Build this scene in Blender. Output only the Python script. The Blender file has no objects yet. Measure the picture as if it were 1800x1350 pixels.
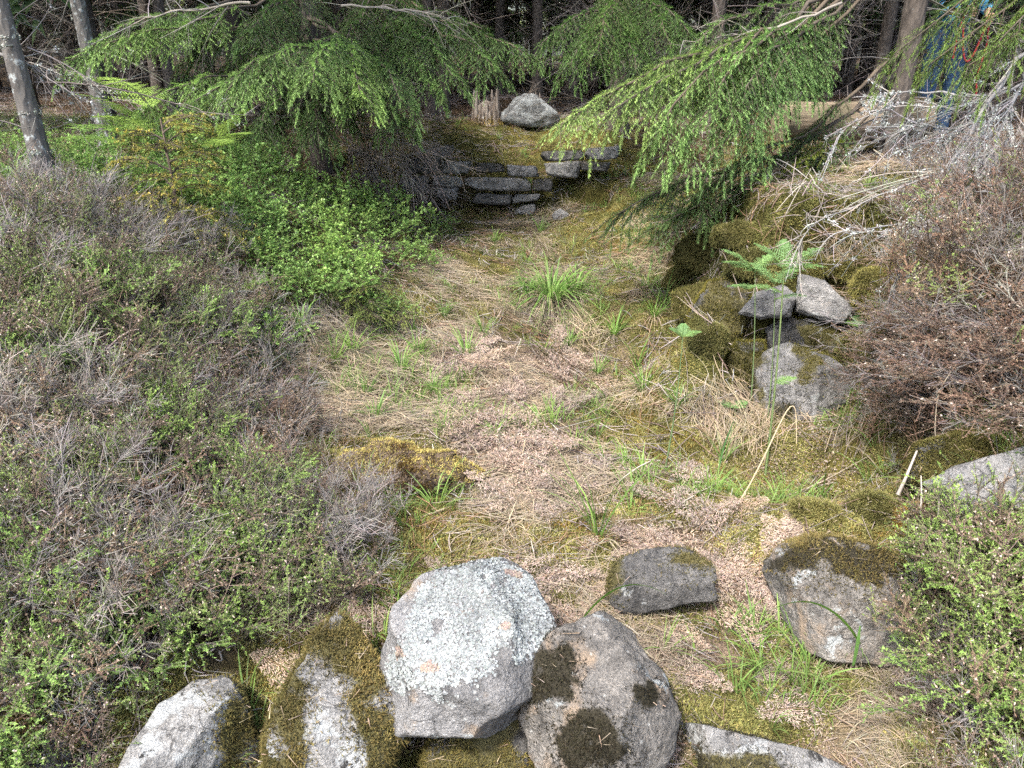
import bpy, math, random
import numpy as np
from mathutils import Vector, Matrix

# ------------------------------------------------------------------ camera, sky, sun, exposure
scene = bpy.context.scene
CAMZ, PITCH, FPX = 1.62, math.radians(23.0), 1352.0
cam_data = bpy.data.cameras.new("camera")
cam = bpy.data.objects.new("camera", cam_data)
scene.collection.objects.link(cam)
cam.location = (0, 0, CAMZ)
cam.rotation_euler = (math.radians(90) - PITCH, 0, 0)
cam_data.sensor_width = 36.0
cam_data.lens = FPX / 1800 * 36
cam_data.clip_start = 0.05
cam_data.clip_end = 1500
scene.camera = cam

SUN_EL, SUN_AZ = math.radians(57), math.radians(215)      # azimuth measured clockwise from +Y
world = bpy.data.worlds.new("World")
scene.world = world
world.use_nodes = True
wn = world.node_tree
wn.nodes.clear()
sky = wn.nodes.new("ShaderNodeTexSky")
sky.sky_type = 'NISHITA'
sky.sun_disc = False
sky.sun_elevation = SUN_EL
sky.sun_rotation = SUN_AZ
sky.dust_density = 3.0
sky.air_density = 1.0
sky.ozone_density = 1.0
bg = wn.nodes.new("ShaderNodeBackground")
bg.inputs[1].default_value = 0.15
wo = wn.nodes.new("ShaderNodeOutputWorld")
wn.links.new(sky.outputs[0], bg.inputs[0])
wn.links.new(bg.outputs[0], wo.inputs[0])

sun_data = bpy.data.lights.new("sun", 'SUN')
sun_data.energy = 2.2
sun_data.angle = math.radians(8)
sun_data.color = (1.0, 0.95, 0.87)
sun = bpy.data.objects.new("sun", sun_data)
scene.collection.objects.link(sun)
_sd = Vector((math.sin(SUN_AZ) * math.cos(SUN_EL), math.cos(SUN_AZ) * math.cos(SUN_EL), math.sin(SUN_EL)))
sun.rotation_euler = _sd.to_track_quat('Z', 'Y').to_euler()
sun.location = (-3, -4, 12)

scene.view_settings.view_transform = 'Standard'
scene.view_settings.look = 'None'
scene.view_settings.exposure = 1.75
scene.view_settings.gamma = 1.0
scene.view_settings.use_curve_mapping = False
scene.render.engine = 'CYCLES'
cy = scene.cycles
cy.max_bounces = 5
cy.diffuse_bounces = 4
cy.glossy_bounces = 2
cy.transmission_bounces = 4
cy.transparent_max_bounces = 4
cy.use_denoising = False
cy.use_adaptive_sampling = True
cy.adaptive_threshold = 0.03
cy.sample_clamp_indirect = 6

# ------------------------------------------------------------------ projection helpers
CAM = np.array([0, 0, CAMZ])
FWD = np.array([0, math.cos(PITCH), -math.sin(PITCH)])
RGT = np.array([1.0, 0, 0])
UPV = np.array([0, math.sin(PITCH), math.cos(PITCH)])

def ray(u, v):
    return FWD + (u - 900) / FPX * RGT - (v - 675) / FPX * UPV

def at(u, v, z):                      # where the sight line meets height z
    d = ray(u, v)
    return CAM + d * ((z - CAMZ) / d[2])

def atd(u, v, D):                     # point at depth D along the view axis
    return CAM + ray(u, v) * D

def aty(u, v, y):
    d = ray(u, v)
    return CAM + d * (y / d[1])

def project(P):
    q = P - CAM
    D = np.maximum(q @ FWD, 1e-3)
    return 900 + FPX * (q @ RGT) / D, 675 - FPX * (q @ UPV) / D, D

# ------------------------------------------------------------------ noise
def _hash(ix, iy, iz):
    h = (ix.astype(np.uint32) * np.uint32(374761393) + iy.astype(np.uint32) * np.uint32(668265263)
         + iz.astype(np.uint32) * np.uint32(2246822519))
    h = (h ^ (h >> np.uint32(13))) * np.uint32(1274126177)
    h = h ^ (h >> np.uint32(16))
    return h.astype(np.float64) / 4294967295.0

def vnoise(p):
    i = np.floor(p).astype(np.int64)
    f = p - i
    f = f * f * (3 - 2 * f)
    r = 0
    for a in (0, 1):
        for b in (0, 1):
            for c in (0, 1):
                w = (f[:, 0] if a else 1 - f[:, 0]) * (f[:, 1] if b else 1 - f[:, 1]) * (f[:, 2] if c else 1 - f[:, 2])
                r = r + w * _hash(i[:, 0] + a, i[:, 1] + b, i[:, 2] + c)
    return r * 2 - 1

def fbm(p, octs=4):
    p = np.asarray(p, float) + 1000.0
    r, a = 0, 1.0
    for k in range(octs):
        r = r + a * vnoise(p + k * 17.3)
        p = p * 2.03
        a *= .5
    return r

# ------------------------------------------------------------------ wording: where a plant stands, by the nearest thing one can find
LANDMARKS = [(820, 1130, "lichened boulder"), (1045, 1240, "moss-spotted boulder"), (610, 1240, "mossy stone with the grey strip"), (330, 1310, "pale angular block"), (1465, 1055, "square boulder"), (1765, 865, "blue-grey boulder"),
             (720, 835, "moss hummock"), (1405, 690, "broken block of the tumbled wall"), (968, 500, "largest tussock"), (900, 320, "back wall"), (680, 290, "brush heap"), (310, 350, "yellow spruce sapling"), (95, 320, "lichened trunk"),
             (215, 460, "tall bare heather"), (150, 740, "bleached forked branch"), (330, 900, "dark red-brown heather"), (1370, 600, "tall fern stalks"), (1700, 600, "dead red-brown heather"), (560, 560, "dark cut in the left bank"), (920, 190, "pale sunlit boulder"),
             (430, 130, "left spruce boughs"), (850, 90, "middle spruce boughs"), (1200, 200, "bright right spruce boughs"), (1640, 120, "person"), (1450, 215, "fallen log"), (195, 150, "thin grey trunk")]
_said = set()
def where(u, v, lead):
    """a label that places a plant beside the nearest landmark, not used twice if it can be helped"""
    order = sorted(LANDMARKS, key=lambda m: (m[0] - u) ** 2 + (m[1] - v) ** 2)
    for x, y, nm in order[:6]:
        dx, dy = u - x, v - y
        side = ("right of" if dx > 0 else "left of") if abs(dx) > abs(dy) else ("in front of" if dy > 0 else "behind")
        near = "just " if math.hypot(dx, dy) < 110 else ("" if math.hypot(dx, dy) < 210 else "well ")
        t = f"{lead} {near}{side} the {nm}"
        if t not in _said:
            _said.add(t)
            return t
    return t

# ------------------------------------------------------------------ geometry kit
class Geo:
    def __init__(s):
        s.V, s.F, s.C, s.n = [], [], [], 0
    def add(s, V, F, C=None):
        V = np.asarray(V, float).reshape(-1, 3)
        s.V.append(V)
        s.F.append(np.asarray(F, np.int64).reshape(-1, 3) + s.n)
        if C is None:
            C = (1, 1, 1)
        C = np.asarray(C, float)
        if C.ndim == 1:
            C = np.tile(C, (len(V), 1))
        s.C.append(C)
        s.n += len(V)
    def arr(s):
        if not s.V:
            return np.zeros((0, 3)), np.zeros((0, 3), np.int64), np.zeros((0, 3))
        return np.concatenate(s.V), np.concatenate(s.F), np.concatenate(s.C)
    def join(s, other, M=None, T=None, cm=1.0):
        V, F, C = other.arr() if isinstance(other, Geo) else other
        if M is not None:
            V = V @ M.T
        if T is not None:
            V = V + T
        s.add(V, F, C * cm)

def mesh_from(name, V, F, C=None, mats=(), smooth=False):
    me = bpy.data.meshes.new(name)
    V = np.ascontiguousarray(V, np.float32)
    F = np.ascontiguousarray(F, np.int32)
    me.vertices.add(len(V))
    me.vertices.foreach_set("co", V.ravel())
    me.loops.add(F.size)
    me.loops.foreach_set("vertex_index", F.ravel())
    me.polygons.add(len(F))
    me.polygons.foreach_set("loop_start", np.arange(0, F.size, 3, dtype=np.int32))
    if smooth:
        me.polygons.foreach_set("use_smooth", np.ones(len(F), bool))
    if C is not None:
        a = me.color_attributes.new("col", 'FLOAT_COLOR', 'POINT')
        rgba = np.ones((len(V), 4), np.float32)
        rgba[:, :3] = C
        a.data.foreach_set("color", rgba.ravel())
    for m in mats:
        me.materials.append(m)
    me.update(calc_edges=True)
    return me

def tag(o, label=None, cat=None, group=None, kind=None):
    if label: o["label"] = label
    if cat: o["category"] = cat
    if group: o["group"] = group
    if kind: o["kind"] = kind
    return o

def link(name, me, parent=None):
    o = bpy.data.objects.new(name, me)
    scene.collection.objects.link(o)
    if parent is not None:
        o.parent = parent
    return o

def empty(name, loc, label, cat, group=None, rz=0.0):
    o = bpy.data.objects.new(name, None)
    o.empty_display_size = .1
    scene.collection.objects.link(o)
    o.location = loc
    o.rotation_euler = (0, 0, rz)
    return tag(o, label, cat, group)

def gobj(name, geo, mat, parent=None, smooth=False, origin=None, kind=None, label=None):
    V, F, C = geo.arr() if isinstance(geo, Geo) else geo
    if origin is not None:
        V = V - np.asarray(origin)
    o = link(name, mesh_from(name, V, F, C, [mat], smooth), parent)
    if kind: o["kind"] = kind
    if label: o["label"] = label
    return o

def copy_thing(root, loc, rz=0.0, scale=1.0, label=None, tilt=None):
    r = root.copy()
    scene.collection.objects.link(r)
    r.location = loc
    r.rotation_euler = (tilt[0] if tilt else 0, tilt[1] if tilt else 0, rz)
    r.scale = (scale, scale, scale) if np.isscalar(scale) else scale
    if label: r["label"] = label
    for ch in list(root.children):
        c = ch.copy(); scene.collection.objects.link(c); c.parent = r
        for g in list(ch.children):
            d = g.copy(); scene.collection.objects.link(d); d.parent = c
    return r

def nrm(a):
    a = np.asarray(a, float)
    return a / np.maximum(np.linalg.norm(a, axis=-1, keepdims=True), 1e-9)

def perp(d):
    """two unit vectors square to every direction in d"""
    ref = np.where(np.abs(d[..., 2:3]) > .9, np.array([1.0, 0, 0]), np.array([0, 0, 1.0]))
    a = nrm(np.cross(d, ref))
    return a, np.cross(a, d)

def tubes(P, R, sides=3, col=(1, 1, 1)):
    """m tubes of n points each: P (m,n,3), R (m,n)"""
    P = np.asarray(P, float); R = np.asarray(R, float)
    if P.ndim == 2: P, R = P[None], R[None]
    m, n, _ = P.shape
    T = nrm(np.gradient(P, axis=1))
    A, B = perp(T)
    ang = np.arange(sides) / sides * 2 * math.pi
    ring = (A[:, :, None] * np.cos(ang)[:, None] + B[:, :, None] * np.sin(ang)[:, None]) * R[:, :, None, None]
    V = (P[:, :, None] + ring).reshape(-1, 3)
    i, j, k = np.meshgrid(np.arange(m), np.arange(n - 1), np.arange(sides), indexing='ij')
    k2 = (k + 1) % sides
    base = (i * n + j) * sides
    a, b, c, d = base + k, base + k2, base + sides + k2, base + sides + k
    F = np.stack([np.stack([a, b, c], -1), np.stack([a, c, d], -1)], -2).reshape(-1, 3)
    C = np.asarray(col, float)
    if C.ndim == 2 and len(C) == m:
        C = np.repeat(C, n * sides, 0)
    elif C.ndim == 2 and len(C) == m * n:
        C = np.repeat(C, sides, 0)
    return V, F, C if C.ndim == 2 else np.tile(C, (len(V), 1))

def strips(P, W, S, col=(1, 1, 1)):
    """flat blades: centre lines P (m,n,3), half widths W (m,n), side vectors S (m,3) or (m,n,3)"""
    m, n, _ = P.shape
    if S.ndim == 2: S = S[:, None]
    V = np.stack([P - S * W[..., None], P + S * W[..., None]], 2).reshape(-1, 3)
    i, j = np.meshgrid(np.arange(m), np.arange(n - 1), indexing='ij')
    b = (i * n + j) * 2
    F = np.stack([np.stack([b, b + 1, b + 3], -1), np.stack([b, b + 3, b + 2], -1)], -2).reshape(-1, 3)
    C = np.asarray(col, float)
    if C.ndim == 2 and len(C) == m: C = np.repeat(C, n * 2, 0)
    elif C.ndim == 3: C = np.repeat(C.reshape(-1, 3), 2, 0)
    elif C.ndim == 1: C = np.tile(C, (len(V), 1))
    return V, F, C

def needles(B, D, L, W, col):
    """thin triangles from B along D (unit), length L, half width W"""
    A, _ = perp(D)
    L = np.broadcast_to(L, (len(B),)); W = np.broadcast_to(W, (len(B),))
    V = np.stack([B - A * W[:, None], B + A * W[:, None], B + D * L[:, None]], 1).reshape(-1, 3)
    F = np.arange(len(B) * 3).reshape(-1, 3)
    C = np.asarray(col, float)
    C = np.repeat(C, 3, 0) if C.ndim == 2 else np.tile(C, (len(V), 1))
    return V, F, C

def leaves(B, D, N, L, W, col, fold=.25):
    """oval leaves folded on the midrib: 6 points, 4 triangles"""
    n = len(B)
    S = nrm(np.cross(D, N)); N = np.cross(S, D)
    L = np.broadcast_to(L, (n,))[:, None]; W = np.broadcast_to(W, (n,))[:, None]
    up = N * W * fold
    P0 = B; P3 = B + D * L
    P1 = B + D * L * .35 - S * W + up; P2 = B + D * L * .72 - S * W * .75 + up
    P5 = B + D * L * .35 + S * W + up; P4 = B + D * L * .72 + S * W * .75 + up
    V = np.stack([P0, P1, P2, P3, P4, P5], 1).reshape(-1, 3)
    t = np.array([[0, 1, 2], [0, 2, 3], [0, 3, 4], [0, 4, 5]])
    F = (np.arange(n)[:, None, None] * 6 + t).reshape(-1, 3)
    C = np.asarray(col, float)
    C = np.repeat(C, 6, 0) if C.ndim == 2 else np.tile(C, (len(V), 1))
    return V, F, C

def vary(col, n, rng, v=.25, hue=.08):
    c = np.tile(np.asarray(col, float), (n, 1))
    c *= (1 + v * rng.uniform(-1, 1, (n, 1)))
    c *= (1 + hue * rng.uniform(-1, 1, (n, 3)))
    return np.clip(c, 0, 1)

def rotz(a):
    c, s = math.cos(a), math.sin(a)
    return np.array([[c, -s, 0], [s, c, 0], [0, 0, 1.0]])

def rand_dirs(n, rng):
    return nrm(rng.normal(size=(n, 3)))

# ------------------------------------------------------------------ materials
def new_mat(name):
    m = bpy.data.materials.new(name)
    m.use_nodes = True
    nt = m.node_tree
    nt.nodes.clear()
    out = nt.nodes.new("ShaderNodeOutputMaterial")
    return m, nt, out

def N(nt, kind, **kw):
    n = nt.nodes.new(kind)
    for k, v in kw.items():
        if k.startswith("i_"):
            key = k[2:]
            n.inputs[int(key) if key.isdigit() else key].default_value = v
        else:
            setattr(n, k, v)
    return n

def mixc(nt, fac, a, b, mode='MIX'):
    n = nt.nodes.new("ShaderNodeMix")
    n.data_type = 'RGBA'; n.blend_type = mode
    for sock, val in ((n.inputs[0], fac), (n.inputs[6], a), (n.inputs[7], b)):
        if hasattr(val, "is_linked") or hasattr(val, "links"):
            nt.links.new(val, sock)
        else:
            sock.default_value = (*val, 1) if isinstance(val, (tuple, list)) and len(val) == 3 else val
    return n.outputs[2]

def ramp(nt, fac, stops):
    r = nt.nodes.new("ShaderNodeValToRGB")
    e = r.color_ramp.elements
    while len(e) < len(stops): e.new(.5)
    for k, (p, c) in enumerate(stops):
        e[k].position = p
        e[k].color = (*c, 1) if len(c) == 3 else c
    nt.links.new(fac, r.inputs[0])
    return r.outputs[0]

def noise(nt, vec, scale, detail=4, rough=.55, dist=0.0):
    n = N(nt, "ShaderNodeTexNoise")
    n.inputs["Scale"].default_value = scale
    n.inputs["Detail"].default_value = detail
    n.inputs["Roughness"].default_value = rough
    n.inputs["Distortion"].default_value = dist
    nt.links.new(vec, n.inputs["Vector"])
    return n.outputs[0]

def grey(a, b):
    return [(a, (0, 0, 0)), (b, (1, 1, 1))]

def foliage_mat(name, trans=.3, rough=.55, spec=.25, patch=6.0, amount=.35):
    """leaf colour from the mesh, broken up by world-space noise and a per-instance tint"""
    m, nt, out = new_mat(name)
    at_ = N(nt, "ShaderNodeAttribute", attribute_name="col")
    geo = N(nt, "ShaderNodeNewGeometry")
    nz = noise(nt, geo.outputs["Position"], patch, 3)
    mul = ramp(nt, nz, [(.3, (1 - amount,) * 3), (.7, (1 + amount * .6,) * 3)])
    tint = N(nt, "ShaderNodeObjectInfo")
    tm = ramp(nt, tint.outputs["Random"], [(0, (.82, .84, .86)), (.5, (1, 1, 1)), (1, (1.16, 1.12, 1.0))])
    c = mixc(nt, 1.0, at_.outputs["Color"], mul, 'MULTIPLY')
    c = mixc(nt, 1.0, c, tm, 'MULTIPLY')
    p = N(nt, "ShaderNodeBsdfPrincipled")
    p.inputs["Roughness"].default_value = rough
    p.inputs["Specular IOR Level"].default_value = spec
    nt.links.new(c, p.inputs["Base Color"])
    if trans > 0:
        t = N(nt, "ShaderNodeBsdfTranslucent")
        nt.links.new(c, t.inputs["Color"])
        mx = N(nt, "ShaderNodeMixShader")
        mx.inputs[0].default_value = trans
        nt.links.new(p.outputs[0], mx.inputs[1]); nt.links.new(t.outputs[0], mx.inputs[2])
        nt.links.new(mx.outputs[0], out.inputs[0])
    else:
        nt.links.new(p.outputs[0], out.inputs[0])
    return m

def bark_mat(name, dark, light, lichen=None, lich_amt=.5, scale=30, use_col=False):
    m, nt, out = new_mat(name)
    tc = N(nt, "ShaderNodeNewGeometry").outputs["Position"]
    mp = N(nt, "ShaderNodeMapping"); mp.inputs["Scale"].default_value = (1, 1, .35)
    nt.links.new(tc, mp.inputs[0])
    n1 = noise(nt, mp.outputs[0], scale, 5, .65)
    c = ramp(nt, n1, [(.3, dark), (.7, light)])
    if lichen:
        n2 = noise(nt, tc, 22, 6, .7)
        f = ramp(nt, n2, grey(lich_amt, lich_amt + .06))
        c = mixc(nt, f, c, lichen)
    if use_col:
        a = N(nt, "ShaderNodeAttribute", attribute_name="col")
        c = mixc(nt, 1.0, c, a.outputs["Color"], 'MULTIPLY')
    p = N(nt, "ShaderNodeBsdfPrincipled")
    p.inputs["Roughness"].default_value = .9
    p.inputs["Specular IOR Level"].default_value = .15
    nt.links.new(c, p.inputs["Base Color"])
    b = N(nt, "ShaderNodeBump"); b.inputs["Strength"].default_value = .8; b.inputs["Distance"].default_value = .012
    v = N(nt, "ShaderNodeTexVoronoi"); v.inputs["Scale"].default_value = scale * 1.2
    nt.links.new(mp.outputs[0], v.inputs["Vector"])
    nt.links.new(v.outputs["Distance"], b.inputs["Height"])
    nt.links.new(b.outputs[0], p.inputs["Normal"])
    nt.links.new(p.outputs[0], out.inputs[0])
    return m

def plain_mat(name, col, rough=.8, spec=.2, var=.25, scale=40, bump=.2, use_col=False):
    m, nt, out = new_mat(name)
    pos = N(nt, "ShaderNodeNewGeometry").outputs["Position"]
    n1 = noise(nt, pos, scale, 4)
    c = ramp(nt, n1, [(.3, tuple(x * (1 - var) for x in col)), (.7, tuple(min(1, x * (1 + var)) for x in col))])
    if use_col:
        a = N(nt, "ShaderNodeAttribute", attribute_name="col")
        c = mixc(nt, 1.0, c, a.outputs["Color"], 'MULTIPLY')
    p = N(nt, "ShaderNodeBsdfPrincipled")
    p.inputs["Roughness"].default_value = rough
    p.inputs["Specular IOR Level"].default_value = spec
    nt.links.new(c, p.inputs["Base Color"])
    b = N(nt, "ShaderNodeBump"); b.inputs["Strength"].default_value = bump; b.inputs["Distance"].default_value = .01
    nt.links.new(n1, b.inputs["Height"]); nt.links.new(b.outputs[0], p.inputs["Normal"])
    nt.links.new(p.outputs[0], out.inputs[0])
    return m

def stone_mat(name, base=(.21, .205, .20), pale=(.42, .44, .43), pale_at=.57, rust=(.28, .215, .155), rust_at=.6,
              dark_at=.66, moss_col=(.10, .088, .035), off=0.0):
    """gneiss: speckled grey, crusts of pale and black lichen, rusty stains, mossy where the mesh says so ("col".r)"""
    m, nt, out = new_mat(name)
    g = N(nt, "ShaderNodeNewGeometry").outputs["Position"]
    ad = N(nt, "ShaderNodeVectorMath", operation='ADD'); ad.inputs[1].default_value = (off, off * .7, off * .3)
    nt.links.new(g, ad.inputs[0]); pos = ad.outputs[0]
    big = noise(nt, pos, 5, 6, .6)
    mid = noise(nt, pos, 22, 6, .7)
    fine = noise(nt, pos, 160, 3, .7)
    c = ramp(nt, big, [(.3, tuple(x * .5 for x in base)), (.5, base), (.7, tuple(min(1, x * 1.45) for x in base))])
    c = mixc(nt, .75, c, ramp(nt, mid, [(.32, (.4, .4, .4)), (.5, (1, 1, 1)), (.68, (1.5, 1.47, 1.43))]), 'MULTIPLY')
    c = mixc(nt, .8, c, ramp(nt, fine, [(.35, (.6, .6, .6)), (.65, (1.4, 1.4, 1.4))]), 'MULTIPLY')
    r = noise(nt, pos, 7.3, 5, .65, .4)
    c = mixc(nt, ramp(nt, r, grey(rust_at, rust_at + .13)), c, rust)
    pl = noise(nt, pos, 9.1, 8, .68, .2)
    c = mixc(nt, ramp(nt, pl, grey(pale_at, pale_at + .035)), c, mixc(nt, fine, tuple(x * .75 for x in pale), pale))
    dk = noise(nt, pos, 12.7, 8, .7, .3)
    c = mixc(nt, ramp(nt, dk, grey(dark_at, dark_at + .03)), c, (.045, .043, .04))
    vo = N(nt, "ShaderNodeTexVoronoi"); vo.inputs["Scale"].default_value = 24
    nt.links.new(pos, vo.inputs["Vector"])
    vd = mixc(nt, .35, vo.outputs["Distance"], mid)
    c = mixc(nt, ramp(nt, vd, [(.2, (.6, .6, .6)), (.25, (0, 0, 0))]), c, (.5, .5, .47))
    ck = N(nt, "ShaderNodeTexVoronoi", feature='DISTANCE_TO_EDGE'); ck.inputs["Scale"].default_value = 5.5
    wv = N(nt, "ShaderNodeVectorMath", operation='MULTIPLY_ADD'); wv.inputs[1].default_value = (.25, .25, .25)
    nzc = N(nt, "ShaderNodeTexNoise"); nzc.inputs["Scale"].default_value = 7; nzc.inputs["Detail"].default_value = 6
    nt.links.new(pos, nzc.inputs["Vector"]); nt.links.new(nzc.outputs["Color"], wv.inputs[0]); nt.links.new(pos, wv.inputs[2]); nt.links.new(wv.outputs[0], ck.inputs["Vector"])
    crack = ramp(nt, ck.outputs["Distance"], [(0, (.25, .25, .25)), (.022, (1, 1, 1))])
    c = mixc(nt, ramp(nt, big, grey(.42, .6)), c, mixc(nt, 1.0, c, crack, 'MULTIPLY'))
    a = N(nt, "ShaderNodeAttribute", attribute_name="col")
    sp = N(nt, "ShaderNodeSeparateColor"); nt.links.new(a.outputs["Color"], sp.inputs[0])
    mo = N(nt, "ShaderNodeMath", operation='ADD'); nt.links.new(sp.outputs[0], mo.inputs[0])
    mm = N(nt, "ShaderNodeMath", operation='MULTIPLY_ADD'); mm.inputs[1].default_value = 2.4; mm.inputs[2].default_value = -1.2
    nt.links.new(mid, mm.inputs[0]); nt.links.new(mm.outputs[0], mo.inputs[1])
    c = mixc(nt, ramp(nt, mo.outputs[0], grey(.35, .85)), c, mixc(nt, fine, tuple(x * .5 for x in moss_col), tuple(x * 1.5 for x in moss_col)))
    p = N(nt, "ShaderNodeBsdfPrincipled")
    p.inputs["Roughness"].default_value = .85
    p.inputs["Specular IOR Level"].default_value = .25
    nt.links.new(c, p.inputs["Base Color"])
    s1 = N(nt, "ShaderNodeMath", operation='MULTIPLY_ADD'); s1.inputs[1].default_value = .35
    nt.links.new(fine, s1.inputs[0]); nt.links.new(mid, s1.inputs[2])
    b = N(nt, "ShaderNodeBump"); b.inputs["Strength"].default_value = 1.0; b.inputs["Distance"].default_value = .03
    nt.links.new(s1.outputs[0], b.inputs["Height"]); nt.links.new(b.outputs[0], p.inputs["Normal"])
    nt.links.new(p.outputs[0], out.inputs[0])
    return m

M_NEEDLE = foliage_mat("spruce_needles", .25, .5, .3, 3.0, .25)
M_LEAF = foliage_mat("fresh_leaves", .4, .4, .35, 8.0, .25)
M_FERN = foliage_mat("fern_leaf", .45, .5, .25, 8.0, .15)
M_GRASS = foliage_mat("green_grass", .4, .5, .25, 5.0, .2)
M_STRAW = foliage_mat("dry_straw", .15, .7, .15, 4.0, .25)
M_LITTER = foliage_mat("leaf_litter", .1, .8, .1, 5.0, .3)
M_HEATH = foliage_mat("heather_leaf", .2, .7, .12, 4.0, .35)
M_TWIG = foliage_mat("grey_twig", 0, .9, .1, 6.0, .3)
M_MOSS = foliage_mat("moss", .2, .8, .08, 9.0, .4)
M_LICHEN = foliage_mat("foliose_lichen", 0, .95, .05, 25.0, .2)
M_BARK = bark_mat("spruce_bark", (.04, .034, .03), (.125, .105, .088), (.26, .28, .26), .66)
M_BARKL = bark_mat("lichened_bark", (.085, .078, .072), (.15, .138, .125), (.32, .34, .33), .55)

# ------------------------------------------------------------------ terrain
_ctrl_px = [  # (u, v, z) read off the photograph: where a sight line meets the ground, and how high that ground is
 (900,1349,-.10),(650,1349,-.10),(1300,1250,-.03),(1250,1100,.0),(1100,1000,.03),(950,950,.03),(1000,800,.0),(950,700,0),
 (900,600,.03),(900,500,.10),(880,420,.19),(850,378,.25),(950,372,.27),(740,900,.03),(620,930,.06),(560,800,.12),(600,650,.12),
 (650,580,.16),(560,520,.36),(650,440,.38),(740,420,.28),(560,400,.5),(450,450,.62),
 (300,900,.30),(150,1000,.32),(400,1000,.16),(500,1080,.05),(300,1100,.12),(100,1200,.1),(300,1250,-.05),(20,1300,.02),
 (300,700,.45),(100,750,.52),(430,650,.32),(300,550,.62),(100,550,.74),(100,420,.88),(300,420,.78),(450,350,.74),(100,320,.95),
 (250,290,.9),(500,310,.72),(620,370,.36),(700,365,.3),
 (900,245,.82),(900,212,.93),(780,255,.8),(680,258,.78),(1060,250,.82),
 (1090,300,.6),(1020,345,.42),(1100,400,.3),(1110,460,.18),(1200,430,.44),(1180,570,.08),(1220,650,.03),(1270,470,.66),
 (1250,590,.16),(1300,350,.78),(1300,420,.72),(1400,300,.88),(1550,300,.92),(1500,400,.88),(1700,350,1.0),
 (1450,440,.8),(1500,470,.76),(1600,500,.82),(1720,500,.9),(1600,600,.62),(1750,650,.7),(1640,720,.45),
 (1300,740,.02),(1510,790,.06),(1500,860,.09),(1650,880,.3),(1640,960,.24),(1400,900,.06),(1200,850,.0),(1480,930,.2),
 (1560,1180,-.02),(1700,1120,.13),(1780,1300,.08),(1750,950,.34),(1250,1340,-.06),(1420,1340,-.06)]
# on the heath the photograph shows the tops of the heather: the ground lies lower
_cp = [tuple(at(u, v, z) - np.array([0, 0, .15 if (u < 520 and 400 < v < 1150 and z > .2) else (.1 if u > 1560 and 330 < v < 760 else 0)])) for u, v, z in _ctrl_px]
_cp += [(-6, 3, 1.2), (-6, 6, 1.05), (-6, 9, 1.0), (6, 3, 1.3), (6, 6, 1.1), (6, 9, 1.05), (-3, 12, 1.0), (0, 12, 1.05), (3, 12, 1.05),
        (0, 0, -.12), (-1.5, .3, 0), (1.5, .3, .05), (-4, 0, .6), (4, 0, .7), (-6, 12, 1.0), (6, 12, 1.1), (-3, 1.2, .75), (3, 1.4, .85)]
# the foot of the bank behind the stone-faced niche on the right
_cp += [tuple(aty(u, v, y)) for u, v, y in ((1340, 640, 3.62), (1420, 640, 3.62), (1490, 640, 3.5), (1350, 520, 3.7), (1430, 520, 3.68))]
_cp = np.array(_cp)

def _tps(r2):
    return np.where(r2 > 1e-12, .5 * r2 * np.log(np.maximum(r2, 1e-12)), 0)

_n = len(_cp)
_d2 = ((_cp[:, None, :2] - _cp[None, :, :2]) ** 2).sum(-1)
_A = np.zeros((_n + 3, _n + 3))
_A[:_n, :_n] = _tps(_d2) + np.eye(_n) * .003
_A[:_n, _n] = 1; _A[:_n, _n + 1:] = _cp[:, :2]
_A[_n, :_n] = 1; _A[_n + 1:, :_n] = _cp[:, :2].T
_w = np.linalg.solve(_A, np.concatenate([_cp[:, 2], np.zeros(3)]))

def _h_raw(x, y):
    out = np.zeros(len(x))
    for a in range(0, len(x), 40000):
        X = np.stack([x[a:a + 40000], y[a:a + 40000]], -1)
        d2 = ((X[:, None] - _cp[None, :, :2]) ** 2).sum(-1)
        out[a:a + 40000] = _tps(d2) @ _w[:_n] + _w[_n] + X @ _w[_n + 1:]
    return out

GX = np.arange(-6.0, 6.01, .03)
GY = np.arange(0.0, 12.01, .03)
_gx, _gy = np.meshgrid(GX, GY, indexing='ij')
_pts = np.stack([_gx.ravel(), _gy.ravel()], -1)
_gz = np.clip(_h_raw(_pts[:, 0], _pts[:, 1]), -.3, 1.6)
_p3 = np.concatenate([_pts, np.zeros((len(_pts), 1))], 1)
_gz += .028 * fbm(_p3 * 4.0, 4) + .012 * fbm(_p3 * 14, 3) + .05 * fbm(_p3 * 1.7 + 3, 2) * np.clip(_gz * 2.5, 0, 1)
def _carve(xc, xw, yf, z0, reach, steep=7.0, side=2.5):
    """cut the bank back to a near-vertical face where stones stand in front of it"""
    global _gz
    x, y = _pts[:, 0], _pts[:, 1]
    lim = z0 + np.maximum(0, y - yf) * steep + np.maximum(0, np.abs(x - xc) - xw) * side + np.maximum(0, (yf - reach) - y) * 4
    _gz = np.minimum(_gz, lim + .02 * fbm(_p3 * 9, 2))
_lim = .92 + np.maximum(0, _pts[:, 0] - 2.2) * .2 + .03 * fbm(_p3 * 3 + 5, 3)
_gz = np.where((_pts[:, 0] > .5) & (_pts[:, 1] > 3.4), np.minimum(_gz, _lim), _gz)
_carve(at(1405, 740, .02)[0], .27, 3.85, .03, .85)
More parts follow.
